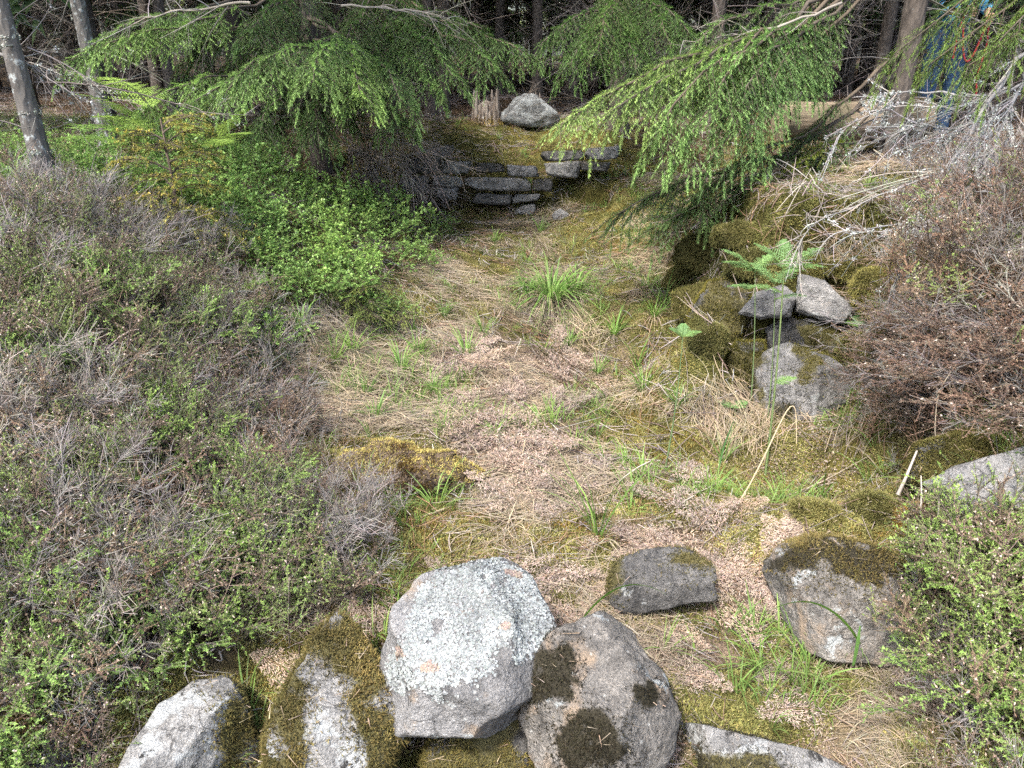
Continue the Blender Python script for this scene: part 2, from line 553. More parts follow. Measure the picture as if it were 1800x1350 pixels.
def _keep_low(px, z0, steep):
    """the hollow's floor stays low up to the foot of the right bank, which then climbs steeply"""
    global _gz
    foot = np.array([at(u, v, z)[:2] for u, v, z in px])
    foot = foot[np.argsort(foot[:, 1])]
    x, y = _pts[:, 0], _pts[:, 1]
    fx = np.interp(y, foot[:, 1], foot[:, 0])
    inside = (y > foot[0, 1] - .1) & (y < foot[-1, 1] + .1)
    flr = np.interp(y, foot[:, 1], z0)
    lim = flr + np.maximum(0, x - fx) * steep + np.maximum(0, fx - .55 - x) * 1.5 + .03 * fbm(_p3 * 5, 3)
    _gz = np.where(inside, np.minimum(_gz, lim), _gz)
_keep_low([(1255, 655, .03), (1215, 590, .05), (1190, 520, .09), (1165, 460, .16), (1135, 420, .24)], [.03, .05, .09, .16, .24], 2.6)
_carve(aty(890, 340, 7.4)[0], .95, 7.46, .30, .5)
_gz = _gz.reshape(_gx.shape)

def H(x, y):
    x = np.atleast_1d(np.asarray(x, float)); y = np.atleast_1d(np.asarray(y, float))
    xc = np.clip(x, -5.99, 5.99); yc = np.clip(y, .01, 11.98)
    fx = (xc + 6) / .03; fy = yc / .03
    i = np.minimum(fx.astype(int), len(GX) - 2); j = np.minimum(fy.astype(int), len(GY) - 2)
    a = fx - i; b = fy - j
    z = (_gz[i, j] * (1 - a) * (1 - b) + _gz[i + 1, j] * a * (1 - b) + _gz[i, j + 1] * (1 - a) * b + _gz[i + 1, j + 1] * a * b)
    far = np.clip((np.hypot(x - xc, y - yc)) / 6, 0, 1)
    base = 1.05 + .25 * fbm(np.stack([x * .12, y * .12, x * 0], -1), 3) + .03 * np.clip(y - 12, 0, 60) * .3
    near = np.where(y < 0, .3, base)
    return z * (1 - far) + near * far

def Hn(x, y, e=.05):
    gx = (H(x + e, y) - H(x - e, y)) / (2 * e); gy = (H(x, y + e) - H(x, y - e)) / (2 * e)
    return nrm(np.stack([-gx, -gy, np.ones_like(gx)], -1))

def ground(u, v):
    """first meeting of a sight line with the ground"""
    d = ray(u, v); t = np.arange(.8, 30, .01)
    P = CAM + d * t[:, None]
    hit = np.nonzero(P[:, 2] < H(P[:, 0], P[:, 1]))[0]
    k = hit[0] if len(hit) else len(t) - 1
    p = P[k].copy(); p[2] = H(p[0], p[1])[0]
    return p

# ground cover, read from the photograph in blocks of 75 x 75 px:
# H heather  h dead brown heather  S straw  M yellow moss  O olive moss  L bracken litter  G green grass and heath  B bilberry  F forest floor  R stones
ZMAP = ["FFFFFF FFFFFF FFFFFF FFFFFF",
        "FFFFFF FFFFFF FFFFFF FFFFFF",
        "BBFFFF FFFFFM MMFFFF FFFFhh",
        "GBBBBB FFFOOO MMMFFF OOOOhh",
        "HBBBBB BFFFFO OOMMOO OOOOhh",
        "HHHBBB BBBBOO SMMOOO OOOhhh",
        "HHHHHB BBBBSM SGMOOO OOMMhh",
        "HHHHHH BBBMSS GSSMOO OOMMhh",
        "HHHHHH HSSSLL LLSMOO OOOhhh",
        "HHHHHH HSSSSL LLMMMO OOOhhh",
        "HHHHHH HMMMLL LLMMMM MMMhOO",
        "HHHHHH MMMMML LLMMMM MMMOOO",
        "HHHHHH HMMMMM MMLLLM MMMOGO",
        "HHHHHH HHHMRR RMRLLR RRMMGG",
        "HHHHHH HHMRRR RMRLLL RRRGGG",
        "HHHHHH MMRRRR RRRRLL LSSGGG",
        "MHHHRM MMRRRR RRRRLL LSSLGG",
        "MHRRRM MMRRRR RRRRSS SSSSHG"]
_zc = np.array([[ord(c) for c in r.replace(' ', '')] for r in ZMAP])

def zone(P, jit=28, rng=None):
    u, v, D = project(P)
    u = np.clip(u, 1, 1799)
    if jit:
        u = u + rng.normal(0, jit, len(u)); v = v + rng.normal(0, jit * .8, len(v))
    z = _zc[np.clip((v / 75).astype(int), 0, 17), np.clip((u / 75).astype(int), 0, 23)]
    return np.where(P[:, 1] > 9.6, ord('F'), z)

def isz(z, letters):
    return np.isin(z, [ord(c) for c in letters])

ZCOL = {'H': (.085, .07, .045), 'h': (.10, .07, .05), 'S': (.25, .20, .13), 'M': (.17, .15, .045), 'O': (.075, .07, .022),
        'L': (.22, .165, .125), 'G': (.12, .11, .05), 'B': (.07, .07, .03), 'F': (.085, .06, .038), 'R': (.10, .08, .05)}

def grow(a0, a1, step, g):
    r = [a0]
    while abs(r[-1]) < abs(a1):
        step *= g
        r.append(r[-1] + step)
    return r
_xs = np.array(sorted(set(list(np.arange(-5, 5.001, .04)) + grow(5, 110, .04, 1.18)[1:] + grow(-5, -110, -.04, 1.18)[1:])))
_ys = np.array(sorted(set(list(np.arange(.2, 9.6, .035)) + grow(9.6, 160, .035, 1.16)[1:] + [.2 - s for s in grow(0, 12, .05, 1.3)[1:]])))
_X, _Y = np.meshgrid(_xs, _ys, indexing='ij')
_Z = H(_X.ravel(), _Y.ravel())
_TV = np.stack([_X.ravel(), _Y.ravel(), _Z], -1)
_nx, _ny = len(_xs), len(_ys)
_i, _j = np.meshgrid(np.arange(_nx - 1), np.arange(_ny - 1), indexing='ij')
_b = (_i * _ny + _j).ravel()
_TF = np.concatenate([np.stack([_b, _b + _ny, _b + _ny + 1], -1), np.stack([_b, _b + _ny + 1, _b + 1], -1)])
_rg = np.random.default_rng(5)
_TC = np.zeros((len(_TV), 3))
for _k in range(6):
    _zz = zone(_TV, 30, _rg)
    for c, col in ZCOL.items():
        _TC[_zz == ord(c)] += np.array(col) / 6

def ground_material():
    m, nt, out = new_mat("ground_cover")
    pos = N(nt, "ShaderNodeNewGeometry").outputs["Position"]
    a = N(nt, "ShaderNodeAttribute", attribute_name="col")
    big = noise(nt, pos, 5, 5, .6); mid = noise(nt, pos, 28, 6, .7); fine = noise(nt, pos, 140, 4, .75)
    c = mixc(nt, .85, a.outputs["Color"], ramp(nt, big, [(.3, (.6, .58, .55)), (.7, (1.35, 1.35, 1.3))]), 'MULTIPLY')
    c = mixc(nt, .9, c, ramp(nt, mid, [(.28, (.4, .38, .36)), (.72, (1.55, 1.55, 1.5))]), 'MULTIPLY')
    c = mixc(nt, .9, c, ramp(nt, fine, [(.3, (.35, .35, .35)), (.7, (1.6, 1.6, 1.6))]), 'MULTIPLY')
    p = N(nt, "ShaderNodeBsdfPrincipled"); p.inputs["Roughness"].default_value = .95
    p.inputs["Specular IOR Level"].default_value = .1
    nt.links.new(c, p.inputs["Base Color"])
    s = N(nt, "ShaderNodeMath", operation='MULTIPLY_ADD'); s.inputs[1].default_value = .5
    nt.links.new(fine, s.inputs[0]); nt.links.new(mid, s.inputs[2])
    b = N(nt, "ShaderNodeBump"); b.inputs["Strength"].default_value = 1.0; b.inputs["Distance"].default_value = .03
    nt.links.new(s.outputs[0], b.inputs["Height"]); nt.links.new(b.outputs[0], p.inputs["Normal"])
    nt.links.new(p.outputs[0], out.inputs[0])
    return m
tag(link("ground", mesh_from("ground", _TV, _TF, _TC, [ground_material()], True)), kind="structure")

# ------------------------------------------------------------------ scattered ground cover (one object per kind)
_store = bpy.data.collections.new("ground_cover_pieces")      # source pieces, not placed in the scene themselves

def piece_collection(name, geos, mat):
    col = bpy.data.collections.new(name)
    for k, g in enumerate(geos):
        V, F, C = g.arr() if isinstance(g, Geo) else g
        o = bpy.data.objects.new(f"{name}.{k:03d}", mesh_from(name, V, F, C, [mat]))
        col.objects.link(o)
    return col

def euler_from(Rm):
    """XYZ euler angles of rotation matrices (n,3,3)"""
    sy = np.hypot(Rm[:, 0, 0], Rm[:, 1, 0])
    return np.stack([np.arctan2(Rm[:, 2, 1], Rm[:, 2, 2]), np.arctan2(-Rm[:, 2, 0], sy), np.arctan2(Rm[:, 1, 0], Rm[:, 0, 0])], -1)

def frames(up, yaw):
    """rotation matrices whose z axis is up, turned by yaw about it"""
    up = nrm(up)
    ref = np.stack([np.cos(yaw), np.sin(yaw), np.zeros_like(yaw)], -1)
    x = nrm(ref - up * (ref * up).sum(-1, keepdims=True))
    y = np.cross(up, x)
    return np.stack([x, y, up], -1)

def scatter(name, col, P, R, S, idx):
    me = bpy.data.meshes.new(name)
    me.vertices.add(len(P)); me.vertices.foreach_set("co", np.ascontiguousarray(P, np.float32).ravel())
    a = me.attributes.new("rot", 'FLOAT_VECTOR', 'POINT'); a.data.foreach_set("vector", np.ascontiguousarray(euler_from(R), np.float32).ravel())
    a = me.attributes.new("size", 'FLOAT', 'POINT'); a.data.foreach_set("value", np.ascontiguousarray(S, np.float32))
    a = me.attributes.new("pick", 'INT', 'POINT'); a.data.foreach_set("value", np.ascontiguousarray(idx, np.int32))
    o = link(name, me)
    ng = bpy.data.node_groups.new(name, 'GeometryNodeTree')
    ng.interface.new_socket("Geometry", in_out='INPUT', socket_type='NodeSocketGeometry')
    ng.interface.new_socket("Geometry", in_out='OUTPUT', socket_type='NodeSocketGeometry')
    gi = ng.nodes.new("NodeGroupInput"); go = ng.nodes.new("NodeGroupOutput")
    m2p = ng.nodes.new("GeometryNodeMeshToPoints")
    ci = ng.nodes.new("GeometryNodeCollectionInfo")
    ci.inputs[0].default_value = col
    ci.inputs[1].default_value = True; ci.inputs[2].default_value = True
    iop = ng.nodes.new("GeometryNodeInstanceOnPoints")
    def attr(nm, ty):
        n = ng.nodes.new("GeometryNodeInputNamedAttribute"); n.data_type = ty; n.inputs[0].default_value = nm
        return n.outputs[0]
    e2r = ng.nodes.new("FunctionNodeEulerToRotation")
    L = ng.links.new
    L(attr("rot", 'FLOAT_VECTOR'), e2r.inputs[0])
    L(gi.outputs[0], m2p.inputs[0]); L(m2p.outputs[0], iop.inputs["Points"]); L(ci.outputs[0], iop.inputs["Instance"])
    iop.inputs["Pick Instance"].default_value = True
    L(attr("pick", 'INT'), iop.inputs["Instance Index"]); L(e2r.outputs[0], iop.inputs["Rotation"]); L(attr("size", 'FLOAT'), iop.inputs["Scale"])
    L(iop.outputs[0], go.inputs[0])
    md = o.modifiers.new("scatter", 'NODES'); md.node_group = ng
    return tag(o, kind="stuff")

def ground_points(n, rng, y0=.95, y1=9.8, falloff=1.0, margin=1.18):
    """random ground points in the wedge in front of the camera, denser near by"""
    ys = np.linspace(y0, y1, 400)
    w = ys ** (1 - falloff); cdf = np.cumsum(w) / w.sum()
    y = np.interp(rng.uniform(0, 1, n), cdf, ys)
    hw = (y * math.cos(PITCH) + .6) * .69 * margin
    x = rng.uniform(-1, 1, n) * hw
    return np.stack([x, y, H(x, y)], -1)

# ------------------------------------------------------------------ small pieces for the ground cover
def sprig(rng, kind, h=.2):
    """one heather shoot: a bent woody stem, side twigs, scale leaves, withered bells"""
    g = Geo()
    lean = rand_dirs(1, rng)[0] * np.array([1, 1, 0]) * rng.uniform(.2, .7)
    s = np.linspace(0, 1, 6)[:, None]
    P = s * np.array([0, 0, h]) + lean * h * s ** 1.6
    fresh = kind == 'fresh'
    kind = 'green' if fresh else kind
    wood = {'green': (.19, .16, .13), 'brown': (.21, .16, .13), 'grey': (.32, .295, .275), 'rust': (.22, .145, .11)}[kind]
    g.add(*tubes(P, np.linspace(.0022, .001, 6), 3, wood))
    nt_ = {'green': 11, 'brown': 12, 'grey': 13, 'rust': 12}[kind]
    t = rng.uniform(.2, 1, nt_)
    base = np.stack([np.interp(t, s[:, 0], P[:, k]) for k in range(3)], -1)
    d = nrm(rand_dirs(nt_, rng) * np.array([1, 1, .4]) + np.array([0, 0, .75]) + lean)
    L = h * rng.uniform(.25, .5, nt_)
    ss = np.linspace(0, 1, 4)[None, :, None]
    bend = rand_dirs(nt_, rng)[:, None] * .25
    TP = base[:, None] + d[:, None] * L[:, None, None] * ss + bend * L[:, None, None] * ss ** 2
    g.add(*tubes(TP, np.tile(np.linspace(.0011, .0006, 4), (nt_, 1)), 3, vary(wood, nt_, rng, .3)))
    if kind == 'grey':                                   # finer dead twiglets
        m = 26
        k = rng.integers(0, nt_, m); q = rng.uniform(.3, 1, m)
        b = base[k] + d[k] * (L[k] * q)[:, None]
        dd = nrm(d[k] + rand_dirs(m, rng) * .9)
        SP = b[:, None] + dd[:, None] * (L[k] * .45)[:, None, None] * np.linspace(0, 1, 3)[None, :, None]
        g.add(*tubes(SP, np.tile([.0008, .0007, .0005], (m, 1)), 3, vary(wood, m, rng, .35)))
        return g
    n = 24
    k = np.repeat(np.arange(nt_), n)
    q = rng.uniform(.15, 1.0, nt_ * n)
    b = base[k] + d[k] * (L[k] * q)[:, None] + bend[k, 0] * (L[k] * q ** 2)[:, None]
    dd = nrm(d[k] * .7 + rand_dirs(len(k), rng))
    leaf = {'green': (.20, .26, .085), 'brown': (.215, .16, .115), 'rust': (.23, .15, .105)}[kind]
    C = vary(leaf, len(k), rng, .35, .1)
    if kind == 'green':
        tip = np.clip((q - .55) / .45, 0, 1)[:, None]
        C = C * (1 - tip) + vary((.25, .37, .10), len(k), rng, .25) * tip
    if fresh:                                            # this year's shoots, thick with new leaves
        C = vary((.18, .28, .07), len(k), rng, .25) * (1 - tip) + vary((.28, .42, .11), len(k), rng, .2) * tip
        g.add(*needles(b, nrm(dd + d[k] * .4), rng.uniform(.006, .011, len(k)), .002, C))
    g.add(*needles(b, dd, rng.uniform(.0045, .009, len(k)), .0015, C))
    if kind != 'rust':
        m = 9 if kind == 'brown' else 5
        k = rng.integers(0, nt_, m); q = rng.uniform(.4, .95, m)
        b = base[k] + d[k] * (L[k] * q)[:, None]
        for a in range(2):
            g.add(*needles(b, nrm(rand_dirs(m, rng)), .0055, .0022, vary((.52, .43, .37), m, rng, .2)))
    return g

def moss_tuft(rng, col, col2, n=90, r=.045, h=.016):
    g = Geo()
    a = rng.uniform(0, 2 * math.pi, n); q = np.sqrt(rng.uniform(0, 1, n)) * r
    b = np.stack([np.cos(a) * q, np.sin(a) * q, (r * r - q * q) * 4 - .006], -1)
    d = nrm(rand_dirs(n, rng) * .75 + np.array([0, 0, 1]))
    f = rng.uniform(0, 1, (n, 1))
    C = vary(col, n, rng, .35) * f + vary(col2, n, rng, .3) * (1 - f)
    L = rng.uniform(.5, 1.1, n) * h
    g.add(*needles(b, d, L, .0017, C))
    # side leaflets make each shoot feathery
    k = rng.integers(0, n, n)
    g.add(*needles(b[k] + d[k] * (L[k] * rng.uniform(.3, .9, n))[:, None], nrm(d[k] + rand_dirs(n, rng) * 1.2), .006, .0013, C[k] * 1.15))
    return g

def blades(rng, n, length, width, spread, droop, col, col2, base_r=.02, segs=5, up=1.0):
    """a tuft of curved grass blades"""
    a = rng.uniform(0, 2 * math.pi, n)
    out = np.stack([np.cos(a), np.sin(a), np.zeros(n)], -1)
    L = length * rng.uniform(.55, 1.1, n)
    d0 = nrm(out * spread * rng.uniform(.2, 1.2, (n, 1)) + np.array([0, 0, up]))
    s = np.linspace(0, 1, segs)[None, :, None]
    dr = droop * rng.uniform(.4, 1.3, n)[:, None, None]
    P = out[:, None] * base_r * rng.uniform(0, 1, (n, 1, 1)) + d0[:, None] * L[:, None, None] * s \
        + (out[:, None] * .5 - np.array([0, 0, 1.0])) * L[:, None, None] * dr * s ** 2.2 + rand_dirs(n, rng)[:, None] * L[:, None, None] * .06 * s ** 2
    W = width * rng.uniform(.6, 1.2, (n, 1)) * np.array([.8, 1, .9, .6, .08] if segs == 5 else np.linspace(1, .1, segs))[None, :]
    S = nrm(np.cross(d0, out) + rand_dirs(n, rng) * .3)
    f = rng.uniform(0, 1, (n, 1))
    C = vary(col, n, rng, .2) * f + vary(col2, n, rng, .2) * (1 - f)
    return strips(P, W, S, C)

def straw_mat(rng, n=26, length=.22, flow=.5, lift=.02):
    """dead grass leaves lying combed and tangled on the ground"""
    g = Geo()
    b = np.stack([rng.normal(0, .07, n), rng.normal(0, .07, n), rng.uniform(.002, .03, n)], -1)
    a = rng.normal(0, flow, n)
    d = np.stack([np.cos(a), np.sin(a), rng.normal(.02, .12, n)], -1)
    L = length * rng.uniform(.4, 1.2, n)
    s = np.linspace(-.5, .5, 6)[None, :, None]
    side = np.stack([-np.sin(a), np.cos(a), np.zeros(n)], -1)
    P = b[:, None] + d[:, None] * L[:, None, None] * s + side[:, None] * L[:, None, None] * rng.normal(0, .5, (n, 1, 1)) * (s * s) \
        + np.array([0, 0, 1.0]) * (lift * rng.uniform(0, 1, (n, 1, 1)) - .25 * L[:, None, None] * s * s * rng.uniform(0, 1, (n, 1, 1)))
    W = rng.uniform(.0006, .0016, (n, 1)) * np.array([.5, .9, 1, 1, .8, .3])
    f = rng.uniform(0, 1, (n, 1))
    C = vary((.41, .345, .255), n, rng, .3) * f + vary((.27, .215, .155), n, rng, .3) * (1 - f)
    g.add(*strips(P, W, nrm(side + rand_dirs(n, rng) * .6), C))
    return g

def litter_bits(rng, n=26, r=.07, cols=((.28, .225, .185), (.19, .14, .105), (.35, .285, .235), (.15, .11, .085)), size=.0105):
    """crumbled bracken and leaf scraps"""
    g = Geo()
    b = np.stack([rng.normal(0, r * .6, n), rng.normal(0, r * .6, n), rng.uniform(0, .014, n)], -1)
    d = nrm(rand_dirs(n, rng) * np.array([1, 1, .45]))
    nn = nrm(rand_dirs(n, rng) * .7 + np.array([0, 0, 1]))
    C = np.array([vary(cols[k], 1, rng, .25)[0] for k in rng.integers(0, len(cols), n)])
    g.add(*leaves(b, d, nn, size * rng.uniform(.4, 1.4, n), size * rng.uniform(.12, .3, n), C, fold=rng.uniform(-.5, .8)))
    return g

def dead_frond(rng, L=.3):
    """a flattened brown bracken frond"""
    g = Geo()
    np_ = 22
    s = np.linspace(.1, 1, np_)
    bend = rng.normal(0, .25)
    mid = np.stack([s * L, bend * L * s ** 2, .012 + .02 * np.sin(s * 3)], -1)
    g.add(*tubes(mid, np.linspace(.0022, .0008, np_), 3, (.33, .23, .16)))
    for sd in (-1, 1):
        d = nrm(np.stack([np.full(np_, .5), np.full(np_, sd * 1.0), rng.normal(0, .25, np_)], -1) + rand_dirs(np_, rng) * .25)
        pl = L * .33 * (1 - s) ** .8 + .012
        m = 7
        k = np.repeat(np.arange(np_), m); q = np.tile(np.linspace(.1, 1, m), np_)
        b = mid[k] + d[k] * (pl[k] * q)[:, None]
        for s2 in (-1, 1):
            side = nrm(np.cross(d[k], np.array([0, 0, 1.0])) * s2 + d[k] * .5 + rand_dirs(len(k), rng) * .8)
            g.add(*leaves(b, side, nrm(rand_dirs(len(k), rng) * .6 + np.array([0, 0, 1])), pl[k] * .2 + .003, .0015, vary((.38, .30, .25), len(k), rng, .35)))
    return g

def twig_bits(rng, n=7, L=.12, col=(.30, .26, .23)):
    g = Geo()
    b = np.stack([rng.normal(0, .06, n), rng.normal(0, .06, n), rng.uniform(.003, .03, n)], -1)
    d = nrm(rand_dirs(n, rng) * np.array([1, 1, .25]))
    LL = L * rng.uniform(.4, 1.3, n)
    s = np.linspace(-.5, .5, 4)[None, :, None]
    P = b[:, None] + d[:, None] * LL[:, None, None] * s + rand_dirs(n, rng)[:, None] * LL[:, None, None] * .3 * s * s
    g.add(*tubes(P, np.tile([.0016, .0019, .0017, .001], (n, 1)) * rng.uniform(.6, 1.4, (n, 1)), 3, vary(col, n, rng, .35)))
    return g

# ------------------------------------------------------------------ place the ground cover
def cover():
    rng = np.random.default_rng(11)
    # moss
    kinds = [((.30, .28, .10), (.39, .36, .15)), ((.23, .22, .08), (.31, .29, .11)), ((.14, .14, .048), (.20, .195, .065)), ((.10, .10, .035), (.14, .135, .045)),
             ((.26, .19, .05), (.20, .12, .03))]
    g = [moss_tuft(rng, a, b) for a, b in kinds for _ in range(2)]
    col = piece_collection("moss_tuft", g, M_MOSS)
    P = ground_points(90000, rng, falloff=1.15)
    z = zone(P, 26, rng)
    f = fbm(P * 2.2, 3); f2 = fbm(P * 5 + 9, 3)
    yel = isz(z, 'M') & (f > -.75)
    olv = isz(z, 'O')
    oth = (isz(z, 'S') & (f2 > -.1)) | (isz(z, 'L') & (f2 > .35)) | (isz(z, 'HGhB') & (f2 > .25)) | (isz(z, 'F') & (f > .15)) | (isz(z, 'R') & (f2 > .25))
    keep = yel | olv | oth
    pick = np.where(yel, rng.choice([0, 1, 2, 3, 4, 5, 8], len(P)), np.where(olv, rng.choice([4, 5, 5, 6, 6, 7, 7, 3], len(P)), rng.choice([2, 3, 4, 5, 6], len(P))))
    P, pick = P[keep], pick[keep]
    up = nrm(Hn(P[:, 0], P[:, 1]) + rand_dirs(len(P), rng) * .15)
    scatter("ground_moss", col, P, frames(up, rng.uniform(0, 6.28, len(P))), rng.uniform(.7, 1.35, len(P)), pick)

    # combed dead grass, running down towards the middle of the hollow
    col = piece_collection("straw_tangle", [straw_mat(rng, 38, rng.uniform(.12, .24), rng.uniform(.25, .8)) for _ in range(8)], M_STRAW)
    P = ground_points(16000, rng, falloff=1.0)
    z = zone(P, 34, rng); f = fbm(P * 3, 3)
    keep = (isz(z, 'S') & (f > -.12) & ((P[:, 1] > 2.8) | (f > .4))) | (isz(z, 'M') & (f > .75) & (rng.uniform(0, 1, len(P)) < .6)) | (isz(z, 'L') & (f > .35)) | (isz(z, 'R') & (f > .45)) | (isz(z, 'G') & (f > .2)) | (isz(z, 'O') & (f > .5)) | (isz(z, 'HB') & (f > .55)) | (isz(z, 'F') & (f > .8))
    P = P[keep]
    nr = Hn(P[:, 0], P[:, 1], .1)
    down = np.arctan2(nr[:, 1], nr[:, 0])
    yaw = down + rng.normal(0, .55, len(P)) + np.where(P[:, 1] < 2.6, rng.uniform(-1.5, 1.5, len(P)), 0)
    scatter("dry_grass", col, P, frames(nr, yaw), rng.uniform(.7, 1.3, len(P)) * np.clip(P[:, 1] / 3.2, .5, 1), rng.integers(0, 8, len(P)))

    # bracken litter
    col = piece_collection("bracken_scraps", [litter_bits(rng, 44, .075, size=rng.uniform(.006, .012)) for _ in range(5)] + [dead_frond(rng, rng.uniform(.16, .3)) for _ in range(4)], M_LITTER)
    P = ground_points(52000, rng, falloff=1.55)
    z = zone(P, 30, rng); f = fbm(P * 3.3 + 4, 3)
    keep = (isz(z, 'L') & (f > -.45) & (rng.uniform(0, 1, len(P)) < .9)) | (isz(z, 'S') & (f > .1) & (rng.uniform(0, 1, len(P)) < .6)) | (isz(z, 'R') & (f > -.4) & (rng.uniform(0, 1, len(P)) < .8)) | (isz(z, 'M') & (f > .35) & (rng.uniform(0, 1, len(P)) < .6)) | (isz(z, 'HhG') & (f > .5)) | (isz(z, 'F') & (f > .2))
    P = P[keep]; z = z[keep]
    pick = np.where((rng.uniform(0, 1, len(P)) < .09) & isz(z, 'LR'), rng.integers(5, 9, len(P)), rng.integers(0, 5, len(P)))
    nr = nrm(Hn(P[:, 0], P[:, 1]) + rand_dirs(len(P), rng) * .2)
    scatter("leaf_litter", col, P + np.array([0, 0, .004]), frames(nr, rng.uniform(0, 6.28, len(P))), rng.uniform(.7, 1.4, len(P)) * np.clip(P[:, 1] / 3.2, .6, 1), pick)

    # rusty dead spruce needles and dark crumbs on soil, forest floor
    col = piece_collection("dead_twigs", [twig_bits(rng, 8, rng.uniform(.06, .18), c) for c in ((.30, .26, .23), (.17, .12, .09), (.22, .14, .09), (.36, .33, .30)) for _ in range(2)], M_TWIG)
    P = ground_points(13000, rng, y1=16, falloff=1.0)
    z = zone(P, 30, rng)
    keep = isz(z, 'FBRHhO') | (rng.uniform(0, 1, len(P)) < .45)
    P = P[keep]
    scatter("twig_litter", col, P, frames(Hn(P[:, 0], P[:, 1]), rng.uniform(0, 6.28, len(P))), rng.uniform(.6, 1.5, len(P)) * np.clip(P[:, 1] / 3.2, .55, 1), rng.integers(0, 8, len(P)))

    # fine green grass
    G1, G2 = (.16, .27, .06), (.24, .36, .10)
    col = piece_collection("grass_tuft", [Geo_of(blades(rng, 9, rng.uniform(.07, .18), .0019, .6, .5, G1, G2)) for _ in range(5)], M_GRASS)
    P = ground_points(14000, rng, falloff=1.0)
    z = zone(P, 40, rng); f = fbm(P * 2.7 + 2, 3)
    keep = (isz(z, 'SM') & (f > np.where(P[:, 1] < 2.5, .75, np.where(z == ord('M'), .2, -.05)))) | (isz(z, 'L') & (f > .3)) | (isz(z, 'R') & (f > .6)) | (isz(z, 'G') & (f > -.2)) | (isz(z, 'O') & (f > .55)) | (isz(z, 'B') & (f > .2))
    P = P[keep]
    scatter("fine_grass", col, P, frames(np.array([0, 0, 1.0]) + rand_dirs(len(P), rng) * .25, rng.uniform(0, 6.28, len(P))), rng.uniform(.6, 1.3, len(P)), rng.integers(0, 5, len(P)))

    # heather carpet
    kinds = ['green'] * 4 + ['brown'] * 3 + ['grey'] * 3 + ['rust'] * 2
    col = piece_collection("heather_sprig", [sprig(rng, k, rng.uniform(.14, .22)) for k in kinds], M_HEATH)
    P = ground_points(21000, rng, falloff=.9)
    z = zone(P, 30, rng)
    f = fbm(P * 1.5 + 31, 3); f2 = fbm(P * 2.2 + 77, 3)
    H1 = isz(z, 'H'); h1 = isz(z, 'h'); G = isz(z, 'G')
    keep = (H1 & (f2 > -.7)) | h1 | (G & (rng.uniform(0, 1, len(P)) < .5))
    r = rng.uniform(0, 1, len(P))
    green = f + rng.normal(0, .15, len(P))
    pick = np.where(green > -.22, rng.integers(0, 4, len(P)), np.where(f2 + rng.normal(0, .3, len(P)) > -.1, rng.integers(4, 7, len(P)), rng.integers(7, 10, len(P))))
    pick = np.where(h1, rng.choice([4, 5, 6, 7, 8, 9, 10, 11, 10, 11, 1], len(P)), pick)
    pick = np.where(G, rng.choice([0, 1, 2, 3, 0, 1, 2, 4, 8], len(P)), pick)
    P, pick = P[keep], pick[keep]
    nr = Hn(P[:, 0], P[:, 1], .1)
    up = nrm(nr * .8 + np.array([0, 0, .5]) + rand_dirs(len(P), rng) * .45)
    scatter("heather", col, P, frames(up, rng.uniform(0, 6.28, len(P))), rng.uniform(.6, 1.1, len(P)) * (1 + .35 * fbm(P * 2.6 + 7, 2)), pick)

def Geo_of(t):
    g = Geo(); g.add(*t); return g

cover()

# ------------------------------------------------------------------ stones
def ico(level):
    t = (1 + 5 ** .5) / 2
    V = nrm(np.array([(-1, t, 0), (1, t, 0), (-1, -t, 0), (1, -t, 0), (0, -1, t), (0, 1, t), (0, -1, -t), (0, 1, -t), (t, 0, -1), (t, 0, 1), (-t, 0, -1), (-t, 0, 1)]))
    F = np.array([(0, 11, 5), (0, 5, 1), (0, 1, 7), (0, 7, 10), (0, 10, 11), (1, 5, 9), (5, 11, 4), (11, 10, 2), (10, 7, 6), (7, 1, 8),
                  (3, 9, 4), (3, 4, 2), (3, 2, 6), (3, 6, 8), (3, 8, 9), (4, 9, 5), (2, 4, 11), (6, 2, 10), (8, 6, 7), (9, 8, 1)])
    for _ in range(level):
        e = np.sort(np.concatenate([F[:, [0, 1]], F[:, [1, 2]], F[:, [2, 0]]]), 1)
        ue, inv = np.unique(e, axis=0, return_inverse=True)
        inv = inv.ravel()
        mid = nrm(V[ue[:, 0]] + V[ue[:, 1]]) ; n = len(V); m = len(F)
        V = np.concatenate([V, mid])
        a, b, c = inv[:m] + n, inv[m:2 * m] + n, inv[2 * m:] + n
        F = np.concatenate([np.stack([F[:, 0], a, c], -1), np.stack([F[:, 1], b, a], -1), np.stack([F[:, 2], c, b], -1), np.stack([a, b, c], -1)])
    return V, F
_ICO = {k: ico(k) for k in (3, 4, 5, 6)}

def inpoly(u, v, poly):
    r = np.zeros(len(u), bool)
    p = np.array(poly, float); q = np.roll(p, -1, 0)
    for (x0, y0), (x1, y1) in zip(p, q):
        c = ((y0 > v) != (y1 > v)) & (u < (x1 - x0) * (v - y0) / ((y1 - y0) + 1e-9) + x0)
        r ^= c
    return r

def vnormals(V, F):
    n = np.cross(V[F[:, 1]] - V[F[:, 0]], V[F[:, 2]] - V[F[:, 0]])
    out = np.zeros_like(V)
    for k in range(3): np.add.at(out, F[:, k], n)
    return nrm(out)

